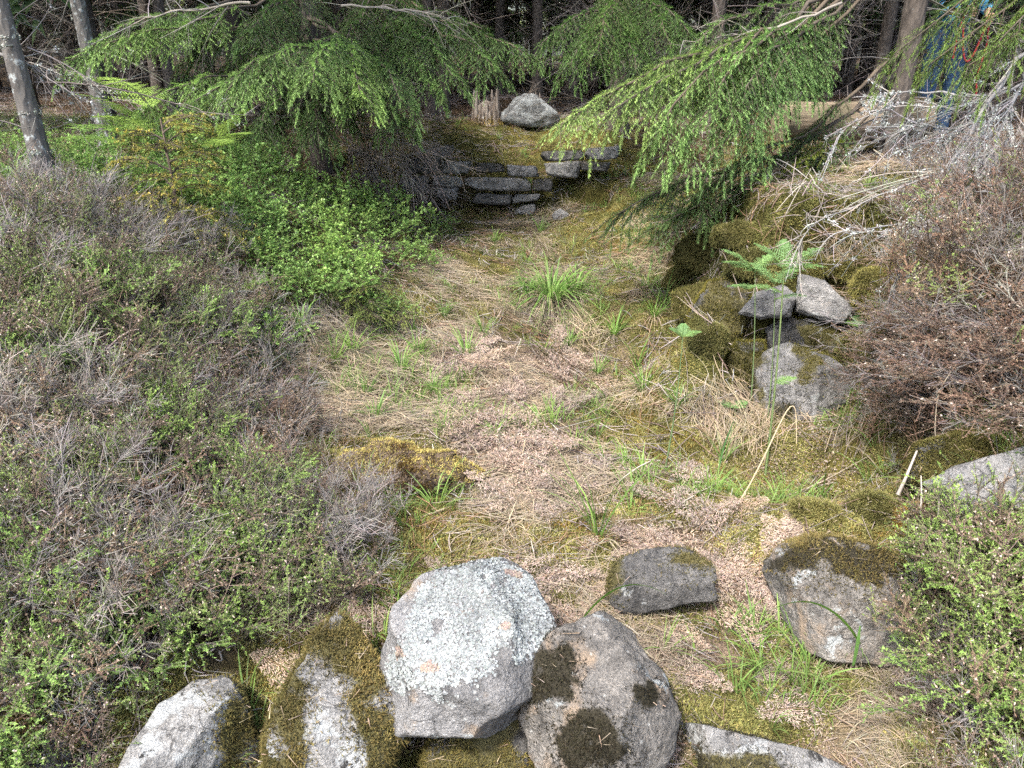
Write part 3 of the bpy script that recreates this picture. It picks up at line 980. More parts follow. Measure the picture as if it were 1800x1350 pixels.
def stone_shape(poly, D, planes=(), thick=.7, seed=0, level=5, sharp=44, rough=.06, cham=.9):
    """a solid block: silhouette faces round the sight line, chamfers towards front and back, extra cleavage planes"""
    poly = np.array(poly, float)
    area = .5 * np.abs(np.sum(poly[:, 0] * np.roll(poly[:, 1], -1) - np.roll(poly[:, 0], -1) * poly[:, 1]))
    c = (poly.min(0) + poly.max(0)) / 2 * .5 + poly.mean(0) * .5
    C = atd(c[0], c[1], D)
    w = nrm(CAM - C); r = nrm(np.cross(np.array([0, 0, 1.0]), w)); up = np.cross(w, r)
    s = D / FPX
    R = math.sqrt(area / math.pi) * s
    Nn, Hh = [], []
    for a, b in zip(poly, np.roll(poly, -1, 0)):
        pa, pb = (a - c) * s * [1, -1], (b - c) * s * [1, -1]
        e = pb - pa
        n2 = np.array([e[1], -e[0]]); n2 /= np.linalg.norm(n2) + 1e-9
        h = n2 @ pa
        if h < 0: n2, h = -n2, -h
        n3 = n2[0] * r + n2[1] * up
        Nn += [n3, nrm(n3 * math.cos(.7) + w * math.sin(.7)), nrm(n3 * math.cos(.7) - w * math.sin(.7))]
        Hh += [h, cham * (h * math.cos(.7) + R * thick * math.sin(.7)), .9 * (h * math.cos(.7) + R * thick * math.sin(.7))]
    Nn += [w, -w]; Hh += [R * thick, R * thick]
    for n, h in planes:
        Nn.append(nrm(np.array(n, float))); Hh.append(h * R)
    rs = np.random.default_rng(seed + 500)
    for _ in range(13):                                   # broken facets
        n = nrm(rs.normal(size=3))
        lim = max(0.2, float(np.min([h / max(n @ m, 1e-3) for m, h in zip(Nn, Hh) if n @ m > .25] + [2 * R])))
        Nn.append(n); Hh.append(lim * rs.uniform(.8, .94))
    Nn, Hh = np.array(Nn), np.array(Hh)
    V, F = _ICO[level]
    q = np.maximum(V @ Nn.T, 0) / Hh
    rad = (q ** sharp).sum(1) ** (-1 / sharp)
    P = V * rad[:, None]
    o = seed * 7.7
    P = P * (1.03 + rough * fbm(P / R * 1.6 + o, 4) + rough * .6 * fbm(P / R * 4.5 + o, 6))[:, None]
    # a few stepped cleavage layers
    lay = np.sin((P @ nrm(np.array([.3, .25, 1.0]))) / R * 9 + 2 * fbm(P / R * 1.3 + o, 2))
    P = P * (1 + rough * .22 * np.tanh(lay * 3))[:, None]
    for axis, ext in ((r, np.ptp(poly[:, 0]) * s), (up, np.ptp(poly[:, 1]) * s)):
        q = P @ axis
        P = P + np.outer(q * (ext / np.ptp(q) - 1), axis)
    for axis, mid in ((r, ((poly[:, 0].max() + poly[:, 0].min()) / 2 - c[0]) * s), (up, -((poly[:, 1].max() + poly[:, 1].min()) / 2 - c[1]) * s)):
        q = P @ axis
        P = P + axis * (mid - (q.max() + q.min()) / 2)
    return C, P, F, R

def surface_points(V, F, n, rng):
    A = V[F[:, 1]] - V[F[:, 0]]; B = V[F[:, 2]] - V[F[:, 0]]
    cr = np.cross(A, B); ar = np.linalg.norm(cr, axis=1)
    k = rng.choice(len(F), n, p=ar / ar.sum())
    a, b = rng.uniform(0, 1, n), rng.uniform(0, 1, n)
    fl = a + b > 1; a[fl], b[fl] = 1 - a[fl], 1 - b[fl]
    return V[F[k, 0]] + A[k] * a[:, None] + B[k] * b[:, None], nrm(cr)[k]

def moss_on(V, F, C, polys, rng, n=9000, col=(.16, .13, .035), col2=(.09, .08, .022), nz=-.2, length=.016, f0=-.35, name=None):
    """short moss shoots growing on a solid, inside picture outlines or anywhere that faces up"""
    P, Nn = surface_points(V, F, n, rng)
    W = P + C
    u, v, _ = project(W)
    u = u + 26 * fbm(W * 11, 4); v = v + 30 * fbm(W * 11 + 40, 4)
    if polys is None:
        ok = np.ones(n, bool)
    else:
        ok = np.zeros(n, bool)
        for p in polys: ok |= inpoly(u + rng.normal(0, 19, n), v + rng.normal(0, 19, n), p)
    ok &= (Nn[:, 2] > nz) & (fbm(W * 9, 3) > f0)
    P, Nn = P[ok], Nn[ok]
    m = len(P)
    d = nrm(Nn * .9 + rand_dirs(m, rng) * .75 + np.array([0, 0, .25]))
    f = np.clip(.5 + .9 * fbm((P + C) * 8, 3)[:, None] + rng.normal(0, .2, (m, 1)), 0, 1)
    cc = vary(col, m, rng, .35) * f + vary(col2, m, rng, .35) * (1 - f)
    g = Geo()
    L = length * rng.uniform(.4, 1.2, m)
    g.add(*needles(P - Nn * .002, d, L, .0017, cc))
    st = rng.uniform(0, 1, m) < .007                      # straws and dead needles caught in it
    if st.any():
        sd = nrm(rand_dirs(int(st.sum()), rng) * np.array([1, 1, .3]))
        g.add(*needles(P[st] + Nn[st] * length * .7, sd, rng.uniform(.015, .06, int(st.sum())), .0011, vary((.36, .29, .21), int(st.sum()), rng, .35)))
    g.add(*needles(P + d * (L * .5)[:, None], nrm(d + rand_dirs(m, rng) * 1.2), .007, .0014, cc * 1.15))
    return g

def stone(name, poly, D, mat, label, cat='stone', group=None, parent=None, moss=None, mosscol=None, moss_n=9000, mossbase=None, rng=None, mossargs={}, **kw):
    C, V, F, R = stone_shape(poly, D, **kw)
    col = np.zeros((len(V), 3))
    if mossbase:
        u, v, _ = project(V + C)
        u = u + 26 * fbm((V + C) * 11, 4); v = v + 26 * fbm((V + C) * 11 + 40, 4)
        for p in mossbase: col[inpoly(u, v, p), 0] = 1
        Fn = F
        for _ in range(7):                                # soften the mask
            acc = np.zeros(len(V)); cnt = np.zeros(len(V))
            for a, b in ((0, 1), (1, 2), (2, 0)):
                np.add.at(acc, Fn[:, a], col[Fn[:, b], 0]); np.add.at(cnt, Fn[:, a], 1)
            col[:, 0] = acc / np.maximum(cnt, 1)
    me = mesh_from(name, V, F, col, [mat], True)
    o = link(name, me, parent)
    o.location = C - (np.array(parent.location) if parent is not None else 0)
    if parent is None:
        tag(o, label, cat, group)
    elif label:
        o["label"] = label
    if moss:
        a = dict(col=(.16, .135, .048), col2=(.08, .072, .027)); a.update(mossargs)
        g = moss_on(V, F, C, None if moss == 'all' else moss, rng or np.random.default_rng(3), moss_n, **a)
        if g.n:
            gobj("moss", g, M_MOSS, o, kind="stuff")
    return o, C, V, F, R

MS_GREY = stone_mat("grey_gneiss", pale_at=.6, off=0)
MS_BLOCK = stone_mat("brownish_gneiss", base=(.185, .172, .155), pale_at=.59, rust_at=.53, off=3.1, moss_col=(.035, .03, .018))
MS_DARK = stone_mat("dark_gneiss", base=(.11, .106, .10), pale=(.3, .31, .30), pale_at=.62, rust_at=.62, off=5.7)
MS_WALL = stone_mat("wall_gneiss", base=(.20, .195, .185), pale=(.40, .42, .41), pale_at=.6, rust_at=.6, off=8.4)
MS_PALE = stone_mat("pale_gneiss", base=(.23, .225, .215), pale=(.42, .43, .42), pale_at=.54, rust_at=.6, dark_at=.59, off=12.4)

def depth(u, v, z):
    return float((at(u, v, z) - CAM) @ FWD)

def front_stones():
    rng = np.random.default_rng(21)
    # the big lichened boulder
    p = [(667, 1228), (690, 1165), (722, 1065), (790, 1005), (870, 978), (932, 1005), (966, 1060), (980, 1108), (960, 1175), (908, 1250), (800, 1288), (700, 1262)]
    o, C, V, F, R = stone("boulder", p, depth(820, 1130, .2), MS_GREY, "big grey boulder crusted all over its top with pale leafy lichen", 'boulder',
                          planes=[((.08, -.5, .86), .56), ((-.15, -.97, .22), .74), ((.75, -.6, .3), .8), ((-.1, -.8, -.75), .72)], thick=.85, seed=1, rough=.045, sharp=110, level=6)
    top = [(735, 1040), (795, 1000), (870, 978), (932, 1005), (964, 1055), (962, 1105), (930, 1150), (905, 1170), (890, 1130), (860, 1150), (868, 1180), (830, 1205), (820, 1225),
           (775, 1238), (750, 1218), (700, 1218), (680, 1185), (715, 1110)]
    P, Nn = surface_points(V, F, 58000, rng)
    u, v, _ = project(P + C)
    u = u + 12 * fbm((P + C) * 14, 4); v = v + 12 * fbm((P + C) * 14 + 9, 4)
    ok = inpoly(u + rng.normal(0, 4, len(u)), v + rng.normal(0, 4, len(u)), top) & (Nn[:, 2] > -.3) & (fbm((P + C) * 22, 4) > -.7)
    P, Nn = P[ok], Nn[ok]; m = len(P)
    # lobed flakes: six-sided, lifted at the rim
    k = 5
    up = nrm(Nn + rand_dirs(m, rng) * .45)
    Rm = frames(up, rng.uniform(0, 6.28, m))
    ang = np.arange(k) / k * 2 * math.pi
    rad = rng.uniform(.002, .0052, (m, 1)) * rng.uniform(.55, 1.25, (m, k))
    loc = np.stack([np.cos(ang) * rad, np.sin(ang) * rad, rng.uniform(.0, .0028, (m, k))], -1)
    ring = P[:, None] + np.einsum('mij,mkj->mki', Rm, loc)
    VV = np.concatenate([(P + Nn * .001)[:, None], ring], 1).reshape(-1, 3)
    t = np.array([[0, a + 1, (a + 1) % k + 1] for a in range(k)])
    FF = (np.arange(m)[:, None, None] * (k + 1) + t).reshape(-1, 3)
    cc = vary((.30, .315, .305), m, rng, .35, .03)
    rust = (fbm((P + C) * 11 + 5, 3) > .85); cc[rust] = vary((.33, .26, .215), int(rust.sum()), rng, .2)
    old = (fbm((P + C) * 6 + 2, 3) > .35); cc[old] *= .8
    gobj("lichen", (VV, FF, np.repeat(cc, k + 1, 0)), M_LICHEN, o, kind="stuff")

    p = [(898, 1232), (925, 1160), (985, 1105), (1050, 1078), (1112, 1110), (1165, 1180), (1196, 1240), (1182, 1300), (1150, 1375), (1100, 1410), (960, 1410), (928, 1335)]
    blk = [[(925, 1160), (985, 1120), (1005, 1150), (1015, 1180), (1000, 1240), (935, 1255), (905, 1235)], [(995, 1290), (1010, 1258), (1060, 1252), (1075, 1275), (1100, 1310), (1090, 1370), (1000, 1370)],
           [(1115, 1190), (1145, 1180), (1165, 1225), (1130, 1240), (1115, 1220)]]
    stone("boulder", p, depth(1045, 1240, .08), MS_BLOCK, "rounded boulder with black moss cushions and rusty lichen blotches, beside the lichened one", 'boulder',
          planes=[((-.1, -.35, 1), .74), ((-.4, -.85, .35), .78), ((.65, -.65, .35), .76)], thick=.85, seed=2, rough=.05, sharp=80, level=6, moss=blk, mossbase=blk, moss_n=26000, rng=rng,
          mossargs=dict(col=(.034, .030, .018), col2=(.014, .013, .010), length=.013, f0=-.8))

    p = [(735, 1360), (758, 1300), (850, 1262), (915, 1262), (940, 1340), (935, 1430), (740, 1430)]
    stone("boulder", p, depth(840, 1345, -.02) + .12, MS_DARK, "low stone furred with olive moss, wedged under the lichened boulder", 'boulder',
          planes=[((0, -.3, 1), .7)], seed=3, rough=.05, moss='all', mossbase=[p], moss_n=16000, rng=rng, mossargs=dict(nz=.05))

    p = [(470, 1400), (482, 1270), (515, 1165), (580, 1095), (680, 1080), (728, 1130), (700, 1200), (668, 1240), (705, 1310), (728, 1410), (600, 1440)]
    mp = [[(480, 1110), (560, 1090), (690, 1070), (730, 1130), (690, 1200), (650, 1240), (710, 1310), (740, 1400), (660, 1400), (628, 1340), (612, 1240), (604, 1180), (570, 1165), (545, 1150), (530, 1180), (537, 1290), (520, 1400), (470, 1400)]]
    stone("boulder", p, depth(610, 1240, .02), MS_PALE, "large stone half hidden by brown-green moss with a bare grey strip down its face", 'boulder',
          planes=[((.0, -.3, 1), .72), ((-.3, -.9, .25), .8), ((.8, -.5, .3), .75)], seed=4, rough=.06, sharp=80, level=6, moss=mp, mossbase=mp, moss_n=42000, rng=rng,
          mossargs=dict(col=(.21, .165, .06), col2=(.085, .075, .028), length=.022, nz=-.5, f0=-.7))

    p = [(200, 1370), (238, 1285), (300, 1232), (362, 1212), (425, 1222), (442, 1290), (445, 1420), (200, 1420)]
    stone("boulder", p, depth(330, 1310, -.02), MS_PALE, "pale angular block with black lichen spots at the lower edge, left of the mossy stone", 'boulder',
          planes=[((-.1, -.25, 1), .62), ((.75, -.6, .25), .62)], seed=5, rough=.045, sharp=110, moss=[[(360, 1235), (445, 1215), (450, 1400), (410, 1400), (400, 1300)]], mossbase=[[(390, 1235), (445, 1215), (450, 1400), (410, 1400)]],
          moss_n=20000, rng=rng, mossargs=dict(nz=-.8, f0=-.8))

    p = [(-30, 1380), (5, 1260), (50, 1190), (110, 1195), (135, 1255), (125, 1340), (70, 1410)]
    mp = [[(-30, 1400), (0, 1250), (55, 1180), (100, 1190), (100, 1220), (70, 1280), (60, 1330)], [(112, 1200), (150, 1240), (140, 1340), (112, 1320)]]
    stone("boulder", p, depth(60, 1290, .02), MS_DARK, "dark mossy stone in the bottom left corner under the heather", 'boulder',
          planes=[((0, -.4, 1), .8)], seed=6, moss=mp, mossbase=mp, moss_n=22000, rng=rng, mossargs=dict(col=(.2, .15, .04), f0=-.7))

    p = [(1068, 1070), (1080, 1002), (1132, 968), (1205, 958), (1252, 985), (1258, 1042), (1185, 1064), (1095, 1092)]
    mp = [[(1070, 1070), (1080, 1000), (1110, 985), (1105, 1050)], [(1170, 960), (1260, 985), (1240, 1010), (1180, 1000)]]
    stone("boulder", p, depth(1160, 1025, .06), MS_DARK, "low dark stone sunk in bracken litter behind the rounded boulder", 'boulder',
          planes=[((0, -.3, 1), .62), ((0, -.95, .3), .7)], seed=7, rough=.05, moss=mp, mossbase=mp, moss_n=12000, rng=rng, mossargs=dict(f0=-.6))

    p = [(1343, 1045), (1362, 985), (1420, 952), (1520, 945), (1585, 965), (1598, 1050), (1585, 1125), (1530, 1156), (1445, 1152), (1392, 1112)]
    mp = [[(1340, 990), (1420, 940), (1530, 935), (1590, 960), (1590, 1010), (1500, 1010), (1420, 985)]]
    stone("boulder", p, depth(1465, 1055, .1), MS_BLOCK, "square brown-grey boulder with white lichen spots and a mossy cap on the right", 'boulder',
          planes=[((0, -.3, 1), .72), ((-.1, -.95, .35), .7), ((-.8, -.6, .1), .8)], seed=8, rough=.045, sharp=110, level=6, moss=mp, mossbase=mp, moss_n=26000, rng=rng,
          mossargs=dict(col=(.22, .175, .065), col2=(.13, .105, .04), length=.02, f0=-.75))

    p = [(1160, 1360), (1185, 1322), (1270, 1314), (1340, 1310), (1420, 1300), (1500, 1314), (1535, 1350), (1530, 1430), (1165, 1430)]
    mp = [[(1165, 1400), (1185, 1318), (1350, 1305), (1360, 1340), (1340, 1400)]]
    stone("flat_stone", p, depth(1350, 1365, -.1), MS_PALE, "flat pale stone cut off by the bottom edge, its left half black with moss", 'stone',
          planes=[((0, -.2, 1), .55)], seed=9, moss=mp, mossbase=mp, moss_n=22000, rng=rng, mossargs=dict(col=(.06, .055, .035), col2=(.03, .03, .02), length=.009, f0=-.8))

    p = [(1595, 1185), (1618, 1090), (1700, 1068), (1765, 1105), (1770, 1190), (1690, 1222)]
    stone("boulder", p, depth(1685, 1145, .08) + .05, MS_DARK, "dark stone in shadow behind bright green heather", 'boulder', planes=[((0, -.3, 1), .8)], seed=10, level=4)

    p = [(1640, 885), (1690, 850), (1750, 790), (1840, 750), (1880, 900), (1820, 965), (1720, 930)]
    stone("boulder", p, depth(1765, 865, .42), MS_GREY, "smooth blue-grey boulder jutting from the bank at the right edge", 'boulder',
          planes=[((-.35, -.6, .75), .6), ((-.3, -.8, -.3), .75)], seed=11, rough=.04, sharp=110)
    p = [(1605, 870), (1612, 800), (1680, 752), (1745, 758), (1752, 800), (1720, 860), (1660, 885)]
    stone("boulder", p, depth(1680, 825, .42), MS_DARK, "moss-topped slab leaning on the blue-grey boulder at the right edge", 'boulder',
          planes=[((-.1, -.4, 1), .7)], seed=12, moss='all', mossbase=[p], moss_n=22000, rng=rng, mossargs=dict(nz=.0, col=(.15, .14, .05), f0=-.9))
front_stones()

def niche_wall():
    """the tumbled stones of the old wall on the right"""
    rng = np.random.default_rng(33)
    base = ground(1405, 755)
    t = empty("stone_wall", tuple(base), "tumbled mossy stone wall in the right bank, two roof slabs over a big broken block", "wall")
    D0 = depth(1405, 740, .02)
    pieces = [("slab", [(1302, 556), (1325, 517), (1372, 498), (1397, 515), (1394, 553), (1340, 563)], D0 + .30, MS_GREY, [((0, -.4, 1), .7)], None),
              ("slab", [(1399, 486), (1445, 496), (1506, 542), (1490, 566), (1404, 552)], D0 + .28, MS_GREY, [((0, -.4, 1), .8)], None),
              ("stone", [(1345, 602), (1372, 563), (1440, 556), (1480, 585), (1470, 632), (1400, 630), (1362, 622)], D0 + .38, MS_DARK, [((0, -.4, 1), .8)], [[(1395, 560), (1480, 570), (1480, 640), (1400, 640)]]),
              ("block", [(1322, 700), (1334, 642), (1380, 606), (1440, 622), (1482, 650), (1492, 692), (1452, 722), (1405, 754), (1368, 752), (1338, 735)], D0 + .1, MS_GREY,
               [((-.2, -.95, .25), .6), ((.5, -.8, .2), .62)], [[(1400, 600), (1470, 630), (1440, 680), (1410, 660)], [(1325, 640), (1350, 640), (1345, 740), (1325, 720)], [(1350, 690), (1390, 700), (1390, 745), (1355, 735)]]),
              ("stone", [(1275, 640), (1290, 600), (1335, 596), (1345, 640), (1330, 690), (1290, 690)], D0 + .25, MS_DARK, [((0, -.4, 1), .8)], 'all'),
              ("stone", [(1480, 600), (1520, 560), (1580, 570), (1580, 640), (1530, 670), (1490, 650)], D0 + .3, MS_DARK, [((0, -.4, 1), .8)], 'all'),
              ("stone", [(1210, 560), (1240, 500), (1310, 490), (1320, 560), (1300, 610), (1230, 610)], D0 + .55, MS_DARK, [((0, -.4, 1), .8)], 'all')]
    for k, (nm, p, D, mat, pl, mo) in enumerate(pieces):
        lab = {0: "pale slab on the left", 3: "big broken block with a white lichen patch"}.get(k)
        stone(nm, p, D, mat, lab, parent=t, planes=pl, seed=40 + k, level=5, rough=.05, sharp=90, thick=.75, moss=mo, mossbase=[p] if mo == 'all' else mo, moss_n=9000, rng=rng,
              mossargs=dict(col=(.17, .15, .035), col2=(.09, .085, .02), length=.022, nz=-.7, f0=-.8))
niche_wall()

def moss_cushions():
    """shaggy cushions of moss bulging from the right bank round the stones"""
    rng = np.random.default_rng(37)
    L = [(1238, 535, 95, 70, "shaggy moss cushion bulging at the left end of the dark bank"), (1285, 612, 60, 55, "moss cushion left of the broken block"), (1245, 600, 60, 45, "low moss cushion at the foot of the dark bank"), (1500, 470, 80, 45, "moss cushion above the right roof slab"),
         (1545, 520, 80, 70, "yellowish moss cushion right of the roof slabs"), (1502, 625, 52, 62, "bright rounded moss cushion right of the broken block"), (1330, 470, 80, 45, "moss cushion above the left roof slab"), (1420, 465, 70, 40, "moss cushion between and above the two roof slabs"), (1240, 445, 90, 55, "dark moss cushion high on the right bank"),
         (1310, 420, 90, 50, "moss cushion under the bright spruce boughs, above the niche"), (1290, 520, 60, 60, "moss cushion beside the left roof slab"), (1560, 600, 60, 60, "moss cushion half under the dead heather"), (1205, 490, 60, 45, "small dark moss cushion at the bend of the path"), (1340, 640, 40, 60, "moss hanging at the left side of the broken block"), (1450, 560, 50, 30, "moss tongue under the right roof slab"),
         (1620, 920, 60, 50, "orange-tinged moss cushion right of the square boulder"), (1440, 905, 80, 38, "moss cushion behind the square boulder"), (1540, 900, 80, 45, "yellow moss cushion behind the square boulder's right corner")]
    for k, (u, v, a, b, lab) in enumerate(L):
        g = ground(u, v + b * .5); D = float((g - CAM) @ FWD)
        p = [(u + a * .62 * math.cos(q) * rng.uniform(.8, 1.15), v + b * .62 * math.sin(q) * rng.uniform(.8, 1.15)) for q in np.arange(9) / 9 * 6.283]
        C, V, F, R = stone_shape(p, D + .03, planes=[((0, -.3, 1), .9)], thick=.7, seed=300 + k, level=4, rough=.13, sharp=10)
        o = link("moss_cushion", mesh_from("moss_cushion", V, F, np.tile((.10, .09, .03), (len(V), 1)), [M_PEAT], True))
        o.location = C
        tag(o, lab, "moss cushion", "moss cushions")
        yel = k in (3, 4, 5, 15, 16, 17)
        c1, c2 = ((.30, .275, .10), (.18, .17, .06)) if yel else ((.19, .18, .065), (.09, .09, .034))
        if k == 15: c1, c2 = (.42, .30, .09), (.28, .18, .05)
        g1 = moss_on(V, F, C, None, rng, 9000, c1, c2, -.8, .03, -1.1)
        gobj("moss_shoots", g1, M_MOSS, o, kind="stuff")
M_PEAT = plain_mat("mossy_peat", (.075, .068, .025), .95, .1, .5, 40, .8)
moss_cushions()

def back_wall():
    rng = np.random.default_rng(35)
    base = aty(900, 372, 7.4)
    t = empty("dry_stone_wall", tuple(base), "low dry stone wall of flat grey stones across the back of the hollow", "wall")
    def y_at(u): return 7.42 + .0012 * abs(u - 900) * .3
    L = [[(832, 283), (884, 285), (888, 305), (833, 303)], [(889, 290), (945, 287), (949, 309), (894, 313)], [(953, 286), (1020, 284), (1014, 314), (957, 310)], [(950, 268), (1024, 265), (1026, 283), (962, 284)],
         [(1028, 262), (1088, 257), (1088, 281), (1027, 283)], [(818, 311), (932, 313), (931, 336), (820, 335)], [(840, 338), (902, 339), (890, 360), (830, 356)], [(768, 330), (808, 331), (802, 352), (764, 350)],
         [(700, 278), (752, 262), (795, 262), (782, 276), (730, 284)], [(708, 285), (738, 272), (778, 280), (770, 305), (715, 308)], [(772, 284), (826, 286), (826, 308), (776, 307)], [(760, 310), (814, 311), (814, 330), (762, 329)],
         [(935, 314), (975, 313), (972, 334), (936, 335)], [(905, 340), (950, 338), (945, 352), (900, 356)], [(700, 310), (756, 312), (754, 336), (702, 336)], [(1020, 287), (1075, 285), (1070, 300), (1022, 302)]]
    for k, p in enumerate(L):
        c = np.mean(p, 0)
        y = 7.36 + .12 * (c[1] < 290) + .06 * (c[1] < 312) + rng.normal(0, .02)
        D = float((aty(c[0], c[1], y) - CAM) @ FWD)
        q = [tuple(np.array(a) + rng.normal(0, 2.0, 2)) for a in p]
        # more corners than four, so no two stones share an outline
        q = [tuple(x) for a, b in zip(q, q[1:] + q[:1]) for x in (a, np.array(a) * .5 + np.array(b) * .5 + (np.array(a) * .5 + np.array(b) * .5 - c) * rng.uniform(-.02, .1))]
        mo = 'all' if k in (0, 3, 5, 8, 9, 10, 11, 12, 15) else None
        stone("stone", q, D, MS_WALL if k % 3 else MS_DARK, None, parent=t, planes=[((0, -.2, 1), .8)], seed=60 + k, level=4, rough=.09, sharp=22, thick=.8, moss=mo, moss_n=2500, rng=rng,
              mossargs=dict(length=.03, nz=.2, col=(.11, .1, .025), col2=(.07, .065, .016)))
    p = [(903, 377), (915, 364), (938, 358), (942, 366), (938, 378)]
    g = ground(922, 374)
    stone("flat_stone", p, float((g - CAM) @ FWD), MS_WALL, "small loose grey stone lying on moss below the back wall", "stone", seed=90, level=3, planes=[((0, 0, 1), .7)])
    p = [(880, 212), (882, 184), (903, 165), (925, 167), (948, 184), (964, 203), (985, 225), (915, 222)]
    g = aty(920, 200, 8.9)
    stone("boulder", p, float((g - CAM) @ FWD), stone_mat("white_gneiss", base=(.22, .225, .22), pale=(.38, .40, .39), pale_at=.5, off=20), "pale sunlit boulder between two rotten stumps beyond the back wall", "boulder", seed=91, level=4,
          planes=[((0, -.3, 1), .7)])
    # a small dark stone in the moss near the right slope, and one white one by the heath
    for u, v, r, lab in ((985, 385, 16, "small brown stone in the moss right of the loose grey stone"), (112, 300, 26, "grey stone behind the foot of the lichened left trunk")):
        g = ground(u, v)
        p = [(u + r * math.cos(a) * rng.uniform(.8, 1.2), v - r * .4 + r * .7 * math.sin(a) * rng.uniform(.8, 1.2)) for a in np.arange(8) / 8 * 6.283]
        stone("field_stone", p, float((g - CAM) @ FWD), MS_WALL, lab, "stone", seed=u, level=3)
back_wall()

def hummock():
    """a moss-covered hump in the hollow with a dark broken front"""
    rng = np.random.default_rng(8)
    p = [(560, 865), (600, 800), (690, 768), (790, 778), (870, 822), (872, 850), (800, 885), (700, 895), (610, 892)]
    D = depth(720, 835, .08)
    C, V, F, R = stone_shape(p, D, planes=[((0, -.2, 1), .42)], thick=.62, seed=77, level=5, rough=.15, sharp=14)
    me = mesh_from("moss_hummock", V, F, np.tile((.13, .11, .05), (len(V), 1)), [plain_mat("peaty_soil", (.10, .075, .055), .95, .1, .5, 30, 1.0)], True)
    o = link("moss_hummock", me); o.location = C
    tag(o, "yellow moss hummock with a dark brown broken front in the hollow", "moss hummock")
    topm = [[(560, 860), (600, 795), (690, 765), (800, 775), (870, 820), (880, 850), (830, 862), (800, 835), (735, 815), (690, 815), (660, 835), (610, 840)]]
    gobj("moss", moss_on(V, F, C, topm, rng, 26000, (.42, .36, .13), (.31, .26, .09), 0, .018, -1.5), M_MOSS, o, kind="stuff")
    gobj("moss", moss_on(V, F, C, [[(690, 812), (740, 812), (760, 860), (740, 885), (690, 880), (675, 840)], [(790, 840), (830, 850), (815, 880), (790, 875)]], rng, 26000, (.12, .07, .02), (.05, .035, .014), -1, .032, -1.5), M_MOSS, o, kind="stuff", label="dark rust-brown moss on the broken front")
    gobj("dry_grass", Geo_of(strips(*_hang(V, C, F, rng))), M_STRAW, o, kind="stuff")

def _hang(V, C, F, rng):
    P, Nn = surface_points(V, F, 500, rng)
    u, v, _ = project(P + C)
    ok = (v > 838) & (Nn[:, 1] < .2)
    P, Nn = P[ok], Nn[ok]; m = len(P)
    s = np.linspace(0, 1, 5)[None, :, None]
    d = nrm(rand_dirs(m, rng) + np.array([0, -.4, -.3]))
    Q = P[:, None] + Nn[:, None] * .006 + d[:, None] * .05 * s * rng.uniform(.4, 1.5, (m, 1, 1)) + np.array([0, 0, -.02]) * s ** 2
    return Q, np.full((m, 5), .0012), nrm(rand_dirs(m, rng)), vary((.38, .32, .25), m, rng, .3)
hummock()

# ------------------------------------------------------------------ spruce boughs and trees
def smooth_path(pts, n):
    Q = np.array(pts, float); m = len(Q)
    d = np.concatenate([[0], np.cumsum(np.linalg.norm(np.diff(Q, axis=0), axis=1))]); d /= d[-1]
    t = np.linspace(0, 1, n)
    P = np.stack([np.interp(t, d, Q[:, k]) for k in range(3)], -1)
    for _ in range(max(2, n // 5)): P[1:-1] = (P[:-2] + 2 * P[1:-1] + P[2:]) / 4
    return P

DOWN = np.array([0, 0, -1.0])

